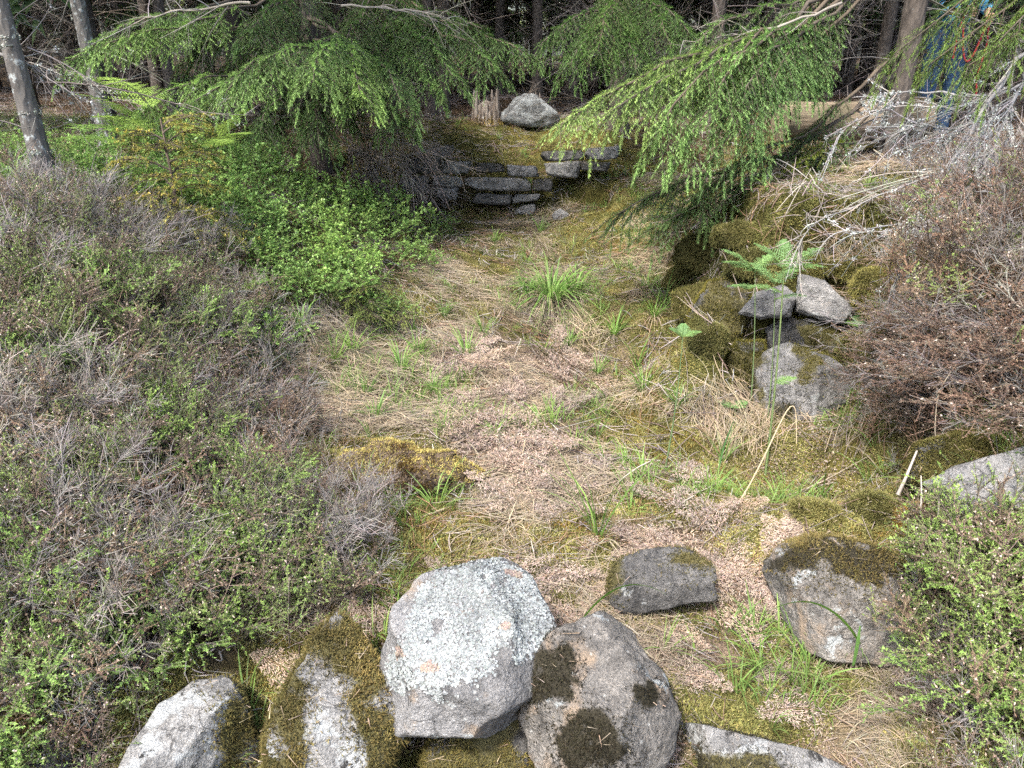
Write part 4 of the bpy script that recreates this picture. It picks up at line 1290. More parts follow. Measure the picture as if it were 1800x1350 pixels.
def bough(start, end, rng, arch=.12, n2=34, len2=.5, shoot=.10, nn=40, bare=.22, droop=.35, nl=.021, nw=.0021, green=(.07, .125, .04), tip=(.18, .31, .085), hang=.2, spread=1.0, wood=(.10, .082, .065), bright=1.0, pts=None, gap=.03, dpow=1.6):
    """one spruce bough: curved axis, side branches spread in a flat drooping spray, bottle-brush shoots.  Returns (wood, needles)"""
    if pts is None:
        start, end = np.array(start, float), np.array(end, float)
        ax = end - start; Lm = np.linalg.norm(ax)
        t_ = np.linspace(0, 1, 14)[:, None]
        AP = start + ax * t_ - DOWN * arch * Lm * (4 * t_ * (1 - t_)) + DOWN * .10 * Lm * np.maximum(t_ - .6, 0) ** 2 * 4
    else:
        AP = smooth_path(pts, 14); Lm = np.linalg.norm(np.diff(AP, axis=0), axis=1).sum()
    wob = rng.normal(0, .006, (14, 3)) * Lm; wob[0] = 0
    AP = AP + wob
    ts = np.linspace(0, 1, 14)
    wood_g, need = Geo(), Geo()
    wood_g.add(*tubes(AP, np.linspace(.010, .002, 14) * (.5 + .5 * Lm), 5, np.array(wood)))
    t = np.sort(np.concatenate([rng.uniform(bare, 1, n2 - 6), np.linspace(.84, 1.0, 6)]))
    base = np.stack([np.interp(t, ts, AP[:, k]) for k in range(3)], -1)
    Tg = nrm(np.gradient(AP, axis=0))
    T = nrm(np.stack([np.interp(t, ts, Tg[:, k]) for k in range(3)], -1))
    side = nrm(np.cross(T, -DOWN))
    sg = np.where(np.arange(n2) % 2 == 0, 1, -1)[:, None]
    d2 = nrm(T * rng.uniform(.6, 1.0, (n2, 1)) + side * sg * spread * rng.uniform(.7, 1.1, (n2, 1)) + DOWN * rng.normal(.05, .12, (n2, 1)))
    prof = np.clip((1.1 - t), 0, 1) ** .7 * np.clip((t - bare) / .15 + .5, 0, 1)
    L2 = len2 * prof * rng.uniform(.7, 1.15, n2) + .08
    s = np.linspace(0, 1, 8)
    P2 = base[:, None] + d2[:, None] * (L2[:, None] * s[None, :] * (1 - .25 * droop * s[None, :]))[..., None] + DOWN * (droop * L2[:, None] * s[None, :] ** dpow * rng.uniform(.7, 1.25, (n2, 1)))[..., None]
    wood_g.add(*tubes(P2, np.tile(np.linspace(.0026, .0011, 8), (n2, 1)), 3, vary(wood, n2, rng, .25)))
    B, D, L, AGE = [], [], [], []
    for i in range(n2):
        m = max(3, int(L2[i] / gap))
        q = np.linspace(.1, 1.0, m)
        pb = np.stack([np.interp(q, s, P2[i, :, k]) for k in range(3)], -1)
        g2 = nrm(np.gradient(P2[i], axis=0))
        tg = nrm(np.stack([np.interp(q, s, g2[:, k]) for k in range(3)], -1))
        sd = nrm(np.cross(tg, np.cross(T[i], d2[i])) + 1e-5)           # stays in the plane of the spray
        alt = np.where(np.arange(m) % 2 == 0, 1, -1)[:, None]
        near_tip = (np.arange(m) >= m - 1)[:, None]
        dd = nrm(tg * .85 + sd * alt * .8 * (1 - near_tip) + rand_dirs(m, rng) * .1 + DOWN * hang)
        ll = shoot * (1.2 - .5 * q) * rng.uniform(.7, 1.15, m)
        B.append(pb); D.append(dd); L.append(ll); AGE.append(np.clip(.15 + .85 * q * (.35 + .65 * t[i]) + rng.normal(0, .08, m), 0, 1))
        k = max(2, int(L2[i] / .07))                                   # the branch itself is clad too
        qq = np.linspace(.12, .93, k)
        B.append(np.stack([np.interp(qq, s, P2[i, :, c]) for c in range(3)], -1))
        D.append(nrm(np.stack([np.interp(qq + .03, s, g2[:, c]) for c in range(3)], -1)))
        L.append(np.full(k, L2[i] / k * 1.1)); AGE.append(np.clip(.1 + .6 * qq * t[i], 0, 1))
    m = max(6, int(Lm * (1 - bare) / .022))                            # shoots on the axis itself, above and to both sides
    q = np.linspace(bare, 1, m)
    sg_ = rng.uniform(-1, 1, (m, 1))
    T_ = nrm(np.stack([np.interp(q, ts, Tg[:, k]) for k in range(3)], -1)); S_ = nrm(np.cross(T_, -DOWN))
    B.append(np.stack([np.interp(q, ts, AP[:, k]) for k in range(3)], -1)); D.append(nrm(T_ * .9 + S_ * sg_ * .8 - DOWN * (.45 - .5 * np.abs(sg_))))
    L.append(shoot * rng.uniform(.7, 1.1, m)); AGE.append(np.clip(.35 + .6 * q + rng.normal(0, .08, m), 0, 1))
    B, D, L, AGE = np.concatenate(B), np.concatenate(D), np.concatenate(L), np.concatenate(AGE)
    m = len(B)
    sag = rng.uniform(.05, .3, m)
    ss = np.linspace(0, 1, 3)[None, :, None]
    SP = B[:, None] + D[:, None] * L[:, None, None] * ss + DOWN * (sag * L)[:, None, None] * ss ** 2
    A1, _ = perp(D)
    wood_g.add(*strips(SP, np.tile([.0011, .001, .0006], (m, 1)), A1, vary((.13, .11, .06), m, rng, .2)))
    k = np.repeat(np.arange(m), nn)
    q = (np.tile(np.arange(nn), m) + rng.uniform(0, 1, m * nn)) / nn
    b = B[k] + D[k] * (L[k] * q)[:, None] + DOWN * (sag[k] * L[k] * q ** 2)[:, None]
    U, W = perp(D)
    ph = rng.uniform(0, 2 * math.pi, m * nn)
    nd = nrm(D[k] * (.8 + .8 * (q[:, None] > .88)) + (U[k] * np.cos(ph)[:, None] + W[k] * np.sin(ph)[:, None]) * .8 + np.array([0, 0, .1]))
    f = np.clip(AGE[k] ** 1.1 + .5 * (q - .45), 0, 1)[:, None]
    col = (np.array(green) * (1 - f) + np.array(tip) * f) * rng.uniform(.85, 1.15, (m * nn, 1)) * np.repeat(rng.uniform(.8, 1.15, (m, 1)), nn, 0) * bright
    need.add(*needles(b, nd, nl * rng.uniform(.75, 1.15, m * nn) * (1.1 - .3 * q), nw, col))
    return wood_g, need

def add_bough(tree, start, end, rng, **kw):
    w, n = bough(start, end, rng, **kw)
    o0 = np.array(tree.location)
    o = gobj("bough", w, M_TWIG, tree, origin=o0)
    nd = gobj("needles", n, M_NEEDLE, o, kind="stuff", origin=o0)
    return o

def trunk_geo(h, r0, r1, rng, lean=(0, 0), sides=12, wob=.02, flare=1.5):
    n = 22
    z = np.concatenate([[-.15, 0, .08, .2], np.linspace(.4, h, n - 4)])
    P = np.stack([lean[0] * z + wob * np.sin(z * 1.3 + rng.uniform(0, 6)), lean[1] * z + wob * np.cos(z * 1.1 + rng.uniform(0, 6)), z], -1)
    R = np.interp(z, [0, h], [r0, r1]) * (1 + (flare - 1) * np.exp(-np.maximum(z, 0) / .12))
    V, F, C = tubes(P, R, sides)
    V = V + nrm(V - np.repeat(P, sides, 0)) * (r0 * .10 * fbm(V * 14, 3))[:, None]
    return V, F, C

def dead_branches(rng, h0, h1, n, L, r=.007, twigs=7, col=(.2, .18, .16), dz=.1, r_tr=.06, fine=True):
    """bare lower limbs with fine dead twigs"""
    g = Geo()
    z = rng.uniform(h0, h1, n); a = rng.uniform(0, 2 * math.pi, n)
    d = nrm(np.stack([np.cos(a), np.sin(a), rng.normal(dz, .18, n)], -1))
    LL = L * rng.uniform(.4, 1.15, n)
    s = np.linspace(0, 1, 6)[None, :, None]
    base = np.stack([np.cos(a) * r_tr * .7, np.sin(a) * r_tr * .7, z], -1)
    bend = rand_dirs(n, rng)[:, None] * .18 - np.array([0, 0, .35])
    P = base[:, None] + d[:, None] * LL[:, None, None] * s + bend * LL[:, None, None] * s ** 2
    R = r * rng.uniform(.6, 1.2, (n, 1)) * np.linspace(1, .25, 6)
    g.add(*tubes(P, R, 3, vary(col, n, rng, .3)))
    if twigs:
        k = np.repeat(np.arange(n), twigs); q = rng.uniform(.2, 1, len(k))
        b = base[k] + d[k] * (LL[k] * q)[:, None] + bend[k, 0] * (LL[k] * q ** 2)[:, None]
        td = nrm(d[k] + rand_dirs(len(k), rng) * .9 - np.array([0, 0, .25]))
        TL = LL[k] * rng.uniform(.15, .45, len(k))
        s4 = np.linspace(0, 1, 4)[None, :, None]
        tb = rand_dirs(len(k), rng)[:, None] * .25 - np.array([0, 0, .2])
        TP = b[:, None] + td[:, None] * TL[:, None, None] * s4 + tb * TL[:, None, None] * s4 ** 2
        g.add(*tubes(TP, np.tile(np.linspace(.0026, .001, 4), (len(k), 1)), 3, vary(col, len(k), rng, .35)))
        if fine:
            k2 = np.repeat(np.arange(len(k)), 4); q = rng.uniform(.2, 1, len(k2))
            b2 = b[k2] + td[k2] * (TL[k2] * q)[:, None] + tb[k2, 0] * (TL[k2] * q ** 2)[:, None]
            d3 = nrm(td[k2] + rand_dirs(len(k2), rng))
            l3 = TL[k2] * rng.uniform(.2, .5, len(k2))
            TP = b2[:, None] + d3[:, None] * l3[:, None, None] * np.linspace(0, 1, 3)[None, :, None]
            g.add(*tubes(TP, np.tile([.0012, .0011, .0007], (len(k2), 1)), 3, vary(col, len(k2), rng, .35)))
    return g

def crown_geo(rng, h0, h1, n, r0, sprays=46, r1=.25):
    """the tiers of boughs above: each a drooping fan of short needle sprays"""
    g = Geo()
    for i in range(n):
        z = h0 + (h1 - h0) * (i + rng.uniform(0, 1)) / n
        f = (z - h0) / (h1 - h0)
        L = (r0 * (1 - f) + r1 * f) * rng.uniform(.7, 1.15)
        a = rng.uniform(0, 2 * math.pi)
        d = np.array([math.cos(a), math.sin(a), 0]); sd = np.array([-d[1], d[0], 0])
        q = rng.uniform(.18, 1, sprays)
        w = (1.05 - q) * .45 * L + .06
        b = d * (q * L)[:, None] + sd * (rng.uniform(-1, 1, sprays) * w)[:, None] + np.array([0, 0, 1.0]) * (z - .28 * L * q ** 2 + .1 * L * q)[:, None] + rng.normal(0, .04, (sprays, 3))
        dd = nrm(d * .7 + sd * rng.normal(0, .7, (sprays, 1)) + np.array([0, 0, -.55]) + rand_dirs(sprays, rng) * .35)
        c = vary((.05, .085, .03), sprays, rng, .35)
        g.add(*needles(b, dd, rng.uniform(.16, .34, sprays), rng.uniform(.022, .045, sprays), c))
        g.add(*needles(b, nrm(dd + rand_dirs(sprays, rng) * .8), rng.uniform(.1, .26, sprays), rng.uniform(.018, .036, sprays), c * 1.15))
        g.add(*tubes(np.stack([np.array([0, 0, z]), d * L * .5 + np.array([0, 0, z + .02 * L]), d * L + np.array([0, 0, z - .18 * L])]), np.array([.012, .008, .003]), 3, (.06, .05, .04)))
    return g

def forest():
    rng = np.random.default_rng(101)
    trunks = [gobj_mesh("trunk", trunk_geo(rng.uniform(8, 11), rng.uniform(.07, .12), .025, rng, (rng.normal(0, .012), rng.normal(0, .012)), 9), M_BARK) for _ in range(4)]
    deads = [gobj_mesh("dead_branches", dead_branches(rng, .5, 4.2, 62, 1.4, .007, 8, (.17, .15, .135)), M_TWIG) for _ in range(4)]
    crowns = [gobj_mesh("crown", crown_geo(rng, h0, rng.uniform(9, 11.5), 34, 1.6), M_NEEDLE) for h0 in (2.7, 3.2, 2.9)]
    lows = [gobj_mesh("crown", crown_geo(rng, 1.1, 9.5, 46, 1.6, 60), M_NEEDLE) for _ in range(2)]
    labs = ["dark bare spruce trunk with dead twigs", "spruce green down low", "slender dark spruce trunk bare below with grey dead twigs, deep in the wood", "spruce with green boughs down low, deep in the shaded wood"]
    pts = []
    def free(x, y, d):
        return all((x - a) ** 2 + (y - b) ** 2 > d * d for a, b in pts)
    fixed = [(-4.2, 8.4), (-3.2, 9.6), (-2.3, 10.2), (-.9, 10.6), (.35, 11.6), (1.35, 10.2), (2.3, 9.3), (4.1, 8.0), (5.0, 6.6), (-5.3, 6.9), (3.3, 10.8), (-1.7, 12.4), (-.2, 13.2), (.9, 12.7), (2.0, 12.2), (-5.2, 5.4)]
    n = 0
    def plant(x, y, low):
        nonlocal n
        z = float(H(x, y)[0]); sc = rng.uniform(.85, 1.2); rz = rng.uniform(0, 6.28)
        uu, vv, _ = project(np.array([[x, y, z]])); r = empty("spruce_tree", (x, y, z), where(float(uu[0]), float(vv[0]), labs[1] if low else labs[0]) if y < 15 else (labs[3] if low else labs[2]), "tree", "spruces in the wood behind", rz)
        r.scale = (sc, sc, sc)
        link("trunk", trunks[rng.integers(0, 4)], r)
        link("dead_branches", deads[rng.integers(0, 4)], r)
        link("crown", lows[rng.integers(0, 2)] if low else crowns[rng.integers(0, 3)], r)
        pts.append((x, y)); n += 1
    for x, y in fixed:
        plant(x, y, (x, y) in ((-4.2, 8.4), (-5.3, 6.9), (-3.2, 9.6), (5.0, 6.6)))
    tries = 0
    while n < 190 and tries < 6000:
        tries += 1
        y = 10.5 + 22 * rng.uniform(0, 1) ** 1.15; x = rng.uniform(-1, 1) * (y * .72 + 1.5)
        if not free(x, y, 1.15 if y < 20 else 1.5): continue
        if abs(x - y * .05) < .55 and y < 16: continue
        plant(x, y, rng.uniform() < (.32 if y < 20 else .35))
    # beyond the wood: a sunlit edge of young broadleaves
    def bushy():
        g = Geo(); m = 1700
        c = rng.normal(0, 1, (9, 3)) * np.array([1.0, .8, 1.3]) + np.array([0, 0, 2.6])
        k = rng.integers(0, 9, m)
        b = c[k] + rand_dirs(m, rng) * rng.uniform(.2, 1, (m, 1)) ** .5 * np.array([.95, .95, .8])
        b[:, 2] = np.maximum(b[:, 2], .1)
        g.add(*leaves(b, rand_dirs(m, rng), nrm(rand_dirs(m, rng) + np.array([0, 0, .8])), .16, .055, vary((.16, .2, .06), m, rng, .35)))
        return g
    shapes = [gobj_mesh("crown", bushy(), M_LEAF) for _ in range(3)]
    stem = gobj_mesh("trunk", tubes(np.array([[0, 0, -.2], [.05, 0, 1.5], [0, .05, 4.0]]), np.array([.09, .07, .02]), 6), M_BARK)
    for i in range(44):
        x = -36 + 72 * (i + rng.uniform(0, 1)) / 44; y = rng.uniform(36, 50)
        r = empty("broadleaf_tree", (x, y, float(H(x, y)[0])), "sunlit pale green young broadleaf tree at the far edge of the wood", "tree", "young trees beyond the wood", rng.uniform(0, 6))
        s = rng.uniform(.8, 1.5); r.scale = (s, s, s)
        link("trunk", stem, r); link("crown", shapes[i % 3], r)

def gobj_mesh(name, geo, mat, smooth=False):
    V, F, C = geo.arr() if isinstance(geo, Geo) else geo
    return mesh_from(name, V, F, C, [mat], smooth)
forest()

def near_tree(name, base, label, h, r0, seed, lean=(0, 0), mat=None, dead=(0, 0, 0, 0), crown=True, group=None, crown_from=3.0):
    rng = np.random.default_rng(seed)
    t = empty(name, tuple(base), label, "tree", group)
    gobj("trunk", trunk_geo(h, r0, r0 * .35, rng, lean, 14, .012), mat or M_BARK, t, smooth=True)
    if dead[2]:
        gobj("dead_branches", dead_branches(rng, dead[0], dead[1], dead[2], dead[3], .008, 8, (.21, .19, .17), .02, r0), M_TWIG, t, kind="stuff")
    if crown:
        gobj("crown", crown_geo(rng, crown_from, h, 20, 1.2), M_NEEDLE, t, kind="stuff")
    return t

def near_trees():
    rng = np.random.default_rng(7)
    # lichened, leaning trunk at far left
    b = ground(92, 335)
    t = near_tree("pine_tree", b, "grey lichen-crusted leaning trunk standing at the left edge in grass", 6.5, .05, 201, (-.035, -.05), M_BARKL, (.3, 3.0, 15, .7), crown_from=4.2)
    lichen_tufts(t, rng, 260)
    b = ground(192, 262)
    near_tree("pine_tree", b, "thin grey trunk behind the bright fern fronds, right of the lichened leaning trunk", 7.0, .058, 202, (-.012, .0), M_BARKL, (.3, 3.0, 18, .8), crown_from=3.2)
    for u, v, y, s, lab in ((318, 250, 8.3, 203, "dark thin trunk in shadow between the left trunk pair and the spruce boughs"), (760, 225, 9.6, 204, "dark thin trunk with dead twigs left of the rotten stumps")):
        near_tree("spruce_tree", aty(u, v, y) * [1, 1, 0] + [0, 0, float(H(aty(u, v, y)[0], y)[0])], lab, 8, .06, s, (0, 0), M_BARK, (.2, 2.8, 22, .9))
    # left spruce
    pA = aty(560, 230, 7.7); pA[2] = H(pA[0], pA[1])[0]
    A = near_tree("spruce_tree", pA, "spruce on the left whose long drooping boughs hang over the bilberry", 9, .085, 205, (0, 0), M_BARK, (.4, 2.2, 14, .9), crown_from=3.6)
    def pt(u, v, y): return aty(u, v, y)
    G = dict(green=(.07, .13, .045), tip=(.19, .32, .10))
    top = lambda h: np.array([pA[0], pA[1], pA[2] + h])
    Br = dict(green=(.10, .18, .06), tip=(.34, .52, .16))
    def lay(tree, defs, basekw):
        for path, kw in defs:
            k = dict(basekw); k.update(kw)
            add_bough(tree, None, None, rng, pts=[pt(*p) if len(p) == 3 else p[0] for p in path], **k)
    tA = lambda h: (top(h),)
    lay(A, [([tA(1.75), (440, 0, 6.9), (300, 22, 6.3), (225, 40, 6.0), (118, 108, 5.75)], dict(bare=.48, n2=44, len2=.42, droop=.5, **Br)),
            ([tA(1.7), (420, 25, 6.6), (300, 48, 6.0), (190, 80, 5.6)], dict(bare=.45, n2=40, len2=.4, droop=.5, **Br)),
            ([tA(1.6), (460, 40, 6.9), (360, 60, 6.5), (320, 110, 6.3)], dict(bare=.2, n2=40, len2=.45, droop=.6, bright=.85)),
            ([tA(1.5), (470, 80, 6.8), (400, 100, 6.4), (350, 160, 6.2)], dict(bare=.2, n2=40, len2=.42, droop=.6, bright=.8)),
            ([tA(1.3), (480, 125, 6.4), (330, 142, 5.6), (245, 192, 5.3)], dict(bare=.38, n2=46, len2=.4, droop=.5, **Br)),
            ([tA(1.2), (460, 130, 6.2), (370, 150, 5.5), (310, 205, 5.25)], dict(bare=.35, n2=40, len2=.38, droop=.5, **Br)),
            ([tA(1.4), (600, 72, 6.3), (510, 84, 5.3), (440, 105, 5.05), (396, 150, 4.95)], dict(bare=.42, n2=50, len2=.4, droop=.55, **Br)),
            ([tA(1.4), (610, 75, 6.2), (555, 95, 5.2), (545, 150, 4.95)], dict(bare=.45, n2=44, len2=.38, droop=.6, **Br)),
            ([tA(1.4), (630, 80, 6.4), (620, 100, 5.6), (635, 165, 5.3)], dict(bare=.4, n2=42, len2=.42, droop=.6, **Br)),
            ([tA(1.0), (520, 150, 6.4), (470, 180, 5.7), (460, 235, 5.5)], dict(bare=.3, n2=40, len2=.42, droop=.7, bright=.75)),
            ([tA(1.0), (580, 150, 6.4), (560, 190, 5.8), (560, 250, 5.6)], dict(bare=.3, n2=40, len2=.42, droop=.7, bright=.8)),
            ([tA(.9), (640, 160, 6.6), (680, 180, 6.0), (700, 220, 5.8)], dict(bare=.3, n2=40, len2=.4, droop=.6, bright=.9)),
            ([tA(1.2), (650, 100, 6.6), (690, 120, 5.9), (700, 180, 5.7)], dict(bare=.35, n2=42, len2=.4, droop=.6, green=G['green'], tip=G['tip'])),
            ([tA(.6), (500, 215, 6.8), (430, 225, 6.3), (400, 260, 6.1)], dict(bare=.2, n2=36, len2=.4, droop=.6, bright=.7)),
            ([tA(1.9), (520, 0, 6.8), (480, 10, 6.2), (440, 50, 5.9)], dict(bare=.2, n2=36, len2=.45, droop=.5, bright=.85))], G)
    # middle spruce, boughs pointing right
    pB = aty(690, 225, 8.6); pB[2] = H(pB[0], pB[1])[0]
    Bt = near_tree("spruce_tree", pB, "spruce in the middle with a fan of green boughs reaching right above the stumps", 9, .08, 206, (0, 0), M_BARK, (.3, 2.2, 20, 1.0), crown_from=3.8)
    topB = lambda h: np.array([pB[0], pB[1], pB[2] + h])
    tB = lambda h: (topB(h),)
    Bm = dict(green=(.075, .14, .045), tip=(.21, .35, .10))
    lay(Bt, [([tB(1.45), (760, 40, 7.4), (850, 48, 6.7), (925, 95, 6.4)], dict(bare=.3, n2=48, len2=.45, droop=.55)),
             ([tB(1.35), (760, 55, 7.0), (820, 62, 6.4), (880, 120, 6.2)], dict(bare=.3, n2=46, len2=.42, droop=.6)),
             ([tB(1.3), (720, 60, 7.0), (770, 75, 6.3), (800, 135, 6.1)], dict(bare=.3, n2=46, len2=.42, droop=.6)),
             ([tB(1.2), (690, 90, 7.0), (740, 105, 6.3), (750, 160, 6.1)], dict(bare=.3, n2=42, len2=.4, droop=.6)),
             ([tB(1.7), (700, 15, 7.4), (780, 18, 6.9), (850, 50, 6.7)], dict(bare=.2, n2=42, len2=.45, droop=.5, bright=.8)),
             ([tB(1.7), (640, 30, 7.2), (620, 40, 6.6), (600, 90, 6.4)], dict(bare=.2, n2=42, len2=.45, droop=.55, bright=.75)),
             ([tB(1.5), (680, 50, 7.4), (660, 70, 6.8), (650, 120, 6.6)], dict(bare=.2, n2=42, len2=.45, droop=.55, bright=.75))], Bm)
    # right spruce in front of the person
    pC = aty(1562, 245, 6.1); pC[2] = H(pC[0], pC[1])[0]
    Ct = near_tree("spruce_tree", pC, "spruce on the right with a dark trunk and bright light green drooping boughs", 9, .085, 207, (.01, 0), M_BARK, (.3, 2.0, 16, 1.0), crown_from=3.8)
    topC = lambda h: np.array([pC[0], pC[1], pC[2] + h])
    Gc = dict(green=(.095, .175, .06), tip=(.29, .47, .15), len2=.5, n2=44, hang=.15, droop=.9, dpow=1.3, bare=.4, gap=.031)
    tC = lambda h: (topC(h),)
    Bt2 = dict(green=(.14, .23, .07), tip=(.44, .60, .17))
    lay(Ct, [([tC(1.75), (1400, 40, 5.6), (1250, 85, 5.0), (1110, 140, 4.65), (985, 210, 4.5)], dict(bare=.45, n2=52, len2=.34, droop=.45, **Bt2)),
             ([tC(1.75), (1400, 45, 5.5), (1280, 80, 4.9), (1170, 130, 4.6), (1050, 215, 4.45)], dict(bare=.4, n2=52, len2=.42, droop=.7, **Bt2)),
             ([tC(1.7), (1420, 40, 5.5), (1310, 75, 4.9), (1220, 130, 4.5), (1150, 235, 4.35)], dict(bare=.42, n2=46, len2=.45)),
             ([tC(1.7), (1430, 40, 5.5), (1330, 70, 4.9), (1260, 125, 4.5), (1215, 250, 4.35)], dict(bare=.38, n2=46, len2=.45)),
             ([tC(1.65), (1440, 50, 5.5), (1360, 80, 4.9), (1310, 140, 4.55), (1275, 260, 4.4)], dict(bare=.38, n2=46, len2=.42)),
             ([tC(1.6), (1450, 60, 5.5), (1380, 90, 5.0), (1345, 150, 4.7), (1330, 250, 4.55)], dict(bare=.42, n2=40, len2=.34)),
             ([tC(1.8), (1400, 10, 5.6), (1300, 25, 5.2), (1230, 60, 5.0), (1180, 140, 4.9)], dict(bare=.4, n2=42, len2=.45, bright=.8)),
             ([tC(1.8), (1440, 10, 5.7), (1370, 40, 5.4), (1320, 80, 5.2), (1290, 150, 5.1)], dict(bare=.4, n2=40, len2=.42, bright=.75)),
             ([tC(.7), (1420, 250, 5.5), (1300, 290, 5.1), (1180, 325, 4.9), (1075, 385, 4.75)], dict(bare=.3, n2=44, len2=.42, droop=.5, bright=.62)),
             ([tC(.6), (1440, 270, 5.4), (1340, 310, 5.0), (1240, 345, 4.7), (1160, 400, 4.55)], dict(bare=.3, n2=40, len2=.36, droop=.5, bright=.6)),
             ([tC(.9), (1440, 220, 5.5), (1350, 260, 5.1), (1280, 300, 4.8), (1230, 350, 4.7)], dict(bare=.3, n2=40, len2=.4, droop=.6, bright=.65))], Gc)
    add_bough(Ct, topC(.25), pt(1358, 292, 4.7), rng, arch=.02, n2=16, len2=.28, bare=.45, green=(.1, .12, .03), tip=(.2, .26, .05), hang=.1, droop=.3)
    # another spruce, trunk right of the middle
    pD = aty(1085, 205, 8.6); pD[2] = H(pD[0], pD[1])[0]
    Dt = near_tree("spruce_tree", pD, "dark-trunked spruce right of the stumps with shaded hanging boughs", 9, .1, 208, (0, 0), M_BARK, (.3, 2.2, 24, 1.1), crown_from=3.6)
    topD = lambda h: np.array([pD[0], pD[1], pD[2] + h])
    tD = lambda h: (topD(h),)
    lay(Dt, [([tD(1.7), (1060, 20, 7.6), (1000, 30, 6.9), (955, 75, 6.7)], {}), ([tD(1.6), (1070, 40, 7.4), (1030, 55, 6.6), (1000, 115, 6.4)], {}), ([tD(1.7), (1080, 10, 7.4), (1060, 20, 6.6), (1050, 80, 6.4)], {}),
             ([tD(1.4), (1100, 60, 7.4), (1110, 70, 6.6), (1115, 130, 6.4)], {}), ([tD(1.8), (1130, 0, 7.6), (1180, 10, 6.9), (1210, 60, 6.7)], {}), ([tD(1.7), (1140, 20, 7.4), (1170, 40, 6.7), (1180, 100, 6.5)], {})],
        dict(green=(.065, .125, .04), tip=(.16, .28, .075), n2=42, len2=.45, droop=.7, bare=.25))
    # spruce standing just outside the right edge
    pE = np.array([3.05, 3.15, 0]); pE[2] = H(pE[0], pE[1])[0]
    E = near_tree("spruce_tree", pE, "near spruce at the top right corner, only its long-needled bough tips in view", 7, .07, 209, (0, 0), M_BARK, (2.2, 3.0, 6, .6), crown_from=4.2)
    topE = lambda h: np.array([pE[0], pE[1], pE[2] + h])
    Ge = dict(green=(.09, .16, .04), tip=(.2, .31, .07), n2=12, len2=.32, nn=56, nl=.018, nw=.0011, shoot=.1, hang=.35, droop=.6, arch=.05, bare=.3)
    for s, e, kw in [(topE(1.2), pt(1580, 45, 3.5), {}), (topE(1.15), pt(1650, 60, 3.3), {}), (topE(1.1), pt(1715, 70, 3.1), {}), (topE(1.2), pt(1760, 30, 3.0), {}), (topE(1.3), pt(1690, -20, 3.4), {})]:
        k = dict(Ge); k.update(kw); add_bough(E, s, e, rng, **k)

def lichen_tufts(tree, rng, n):
    """tufts of pale lichen on trunk and dead twigs"""
    g = Geo()
    o0 = np.array(tree.location)
    for ch in tree.children:
        if ch.name.startswith(("trunk", "dead")):
            co = np.empty(len(ch.data.vertices) * 3, np.float32); ch.data.vertices.foreach_get("co", co)
            co = co.reshape(-1, 3); co = co[(co[:, 2] > 0) & (co[:, 2] < 2)]
            P = co[rng.integers(0, len(co), n)]
            P = np.repeat(P, 6, 0) + rng.normal(0, .006, (n * 6, 3))
            g.add(*leaves(P, rand_dirs(len(P), rng), rand_dirs(len(P), rng), rng.uniform(.005, .012, len(P)), .003, vary((.30, .32, .30), len(P), rng, .2)))
    gobj("lichen", g, M_LICHEN, tree, kind="stuff")
near_trees()

# ------------------------------------------------------------------ undergrowth, one object per plant
def bilberry(rng, n_st=16, h=.3, spread=.2, leaf=.019, dens=22):
    st, lf = Geo(), Geo()
    for _ in range(n_st):
        a = rng.uniform(0, 6.28); q = rng.uniform(0, 1) ** .7
        b = np.array([math.cos(a), math.sin(a), 0]) * spread * q
        tip = b * 1.5 + np.array([rng.normal(0, .05), rng.normal(0, .05), h * rng.uniform(.6, 1.1) * (1 - .45 * q * q)])
        s = np.linspace(0, 1, 6)[:, None]
        P = b + (tip - b) * s + rand_dirs(1, rng) * .03 * np.sin(s * 3.1)
        st.add(*tubes(P, np.linspace(.0022, .001, 6), 3, (.10, .13, .05)))
        m = 7
        t = rng.uniform(.3, 1, m)
        bb = np.stack([np.interp(t, s[:, 0], P[:, k]) for k in range(3)], -1)
        d = nrm(rand_dirs(m, rng) * np.array([1, 1, .5]) + np.array([0, 0, .55]) + b * 2)
        L = h * rng.uniform(.2, .42, m)
        TP = bb[:, None] + d[:, None] * L[:, None, None] * np.linspace(0, 1, 3)[None, :, None]
        st.add(*tubes(TP, np.tile([.0012, .001, .0007], (m, 1)), 3, (.13, .17, .06)))
        k = np.repeat(np.arange(m), dens // 2); q2 = rng.uniform(.2, 1.05, len(k))
        lb = bb[k] + d[k] * (L[k] * q2)[:, None]
        ld = nrm(d[k] * .6 + rand_dirs(len(k), rng) * np.array([1, 1, .5]))
        ln = nrm(rand_dirs(len(k), rng) * .6 + np.array([0, 0, 1]))
        f = (q2[:, None] > .7) * .5 + rng.uniform(0, .5, (len(k), 1))
        c = vary((.15, .28, .07), len(k), rng, .3) * (1 - f) + vary((.33, .50, .14), len(k), rng, .2) * f
        lf.add(*leaves(lb, ld, ln, leaf * rng.uniform(.6, 1.15, len(k)), leaf * .3, c, .15))
    return st, lf

def place_bush(kind, protos, u, v, size, label, cat, group, rng, dz=0.0):
    g = ground(u, v)
    t = copy_thing(protos[rng.integers(0, len(protos))], tuple(g + [0, 0, dz]), rng.uniform(0, 6.28), size, label)
    t["group"] = group; t["category"] = cat
    return t

def make_protos(name, geos, mats, parts):
    """plants of one kind, built once; the first real ones reuse these meshes"""
    out = []
    for gs in geos:
        r = bpy.data.objects.new(name, None)
        r.empty_display_size = .1
        out.append((r, [(p, gobj_mesh(p, g, m)) for p, g, m in zip(parts, gs, mats)]))
    return out

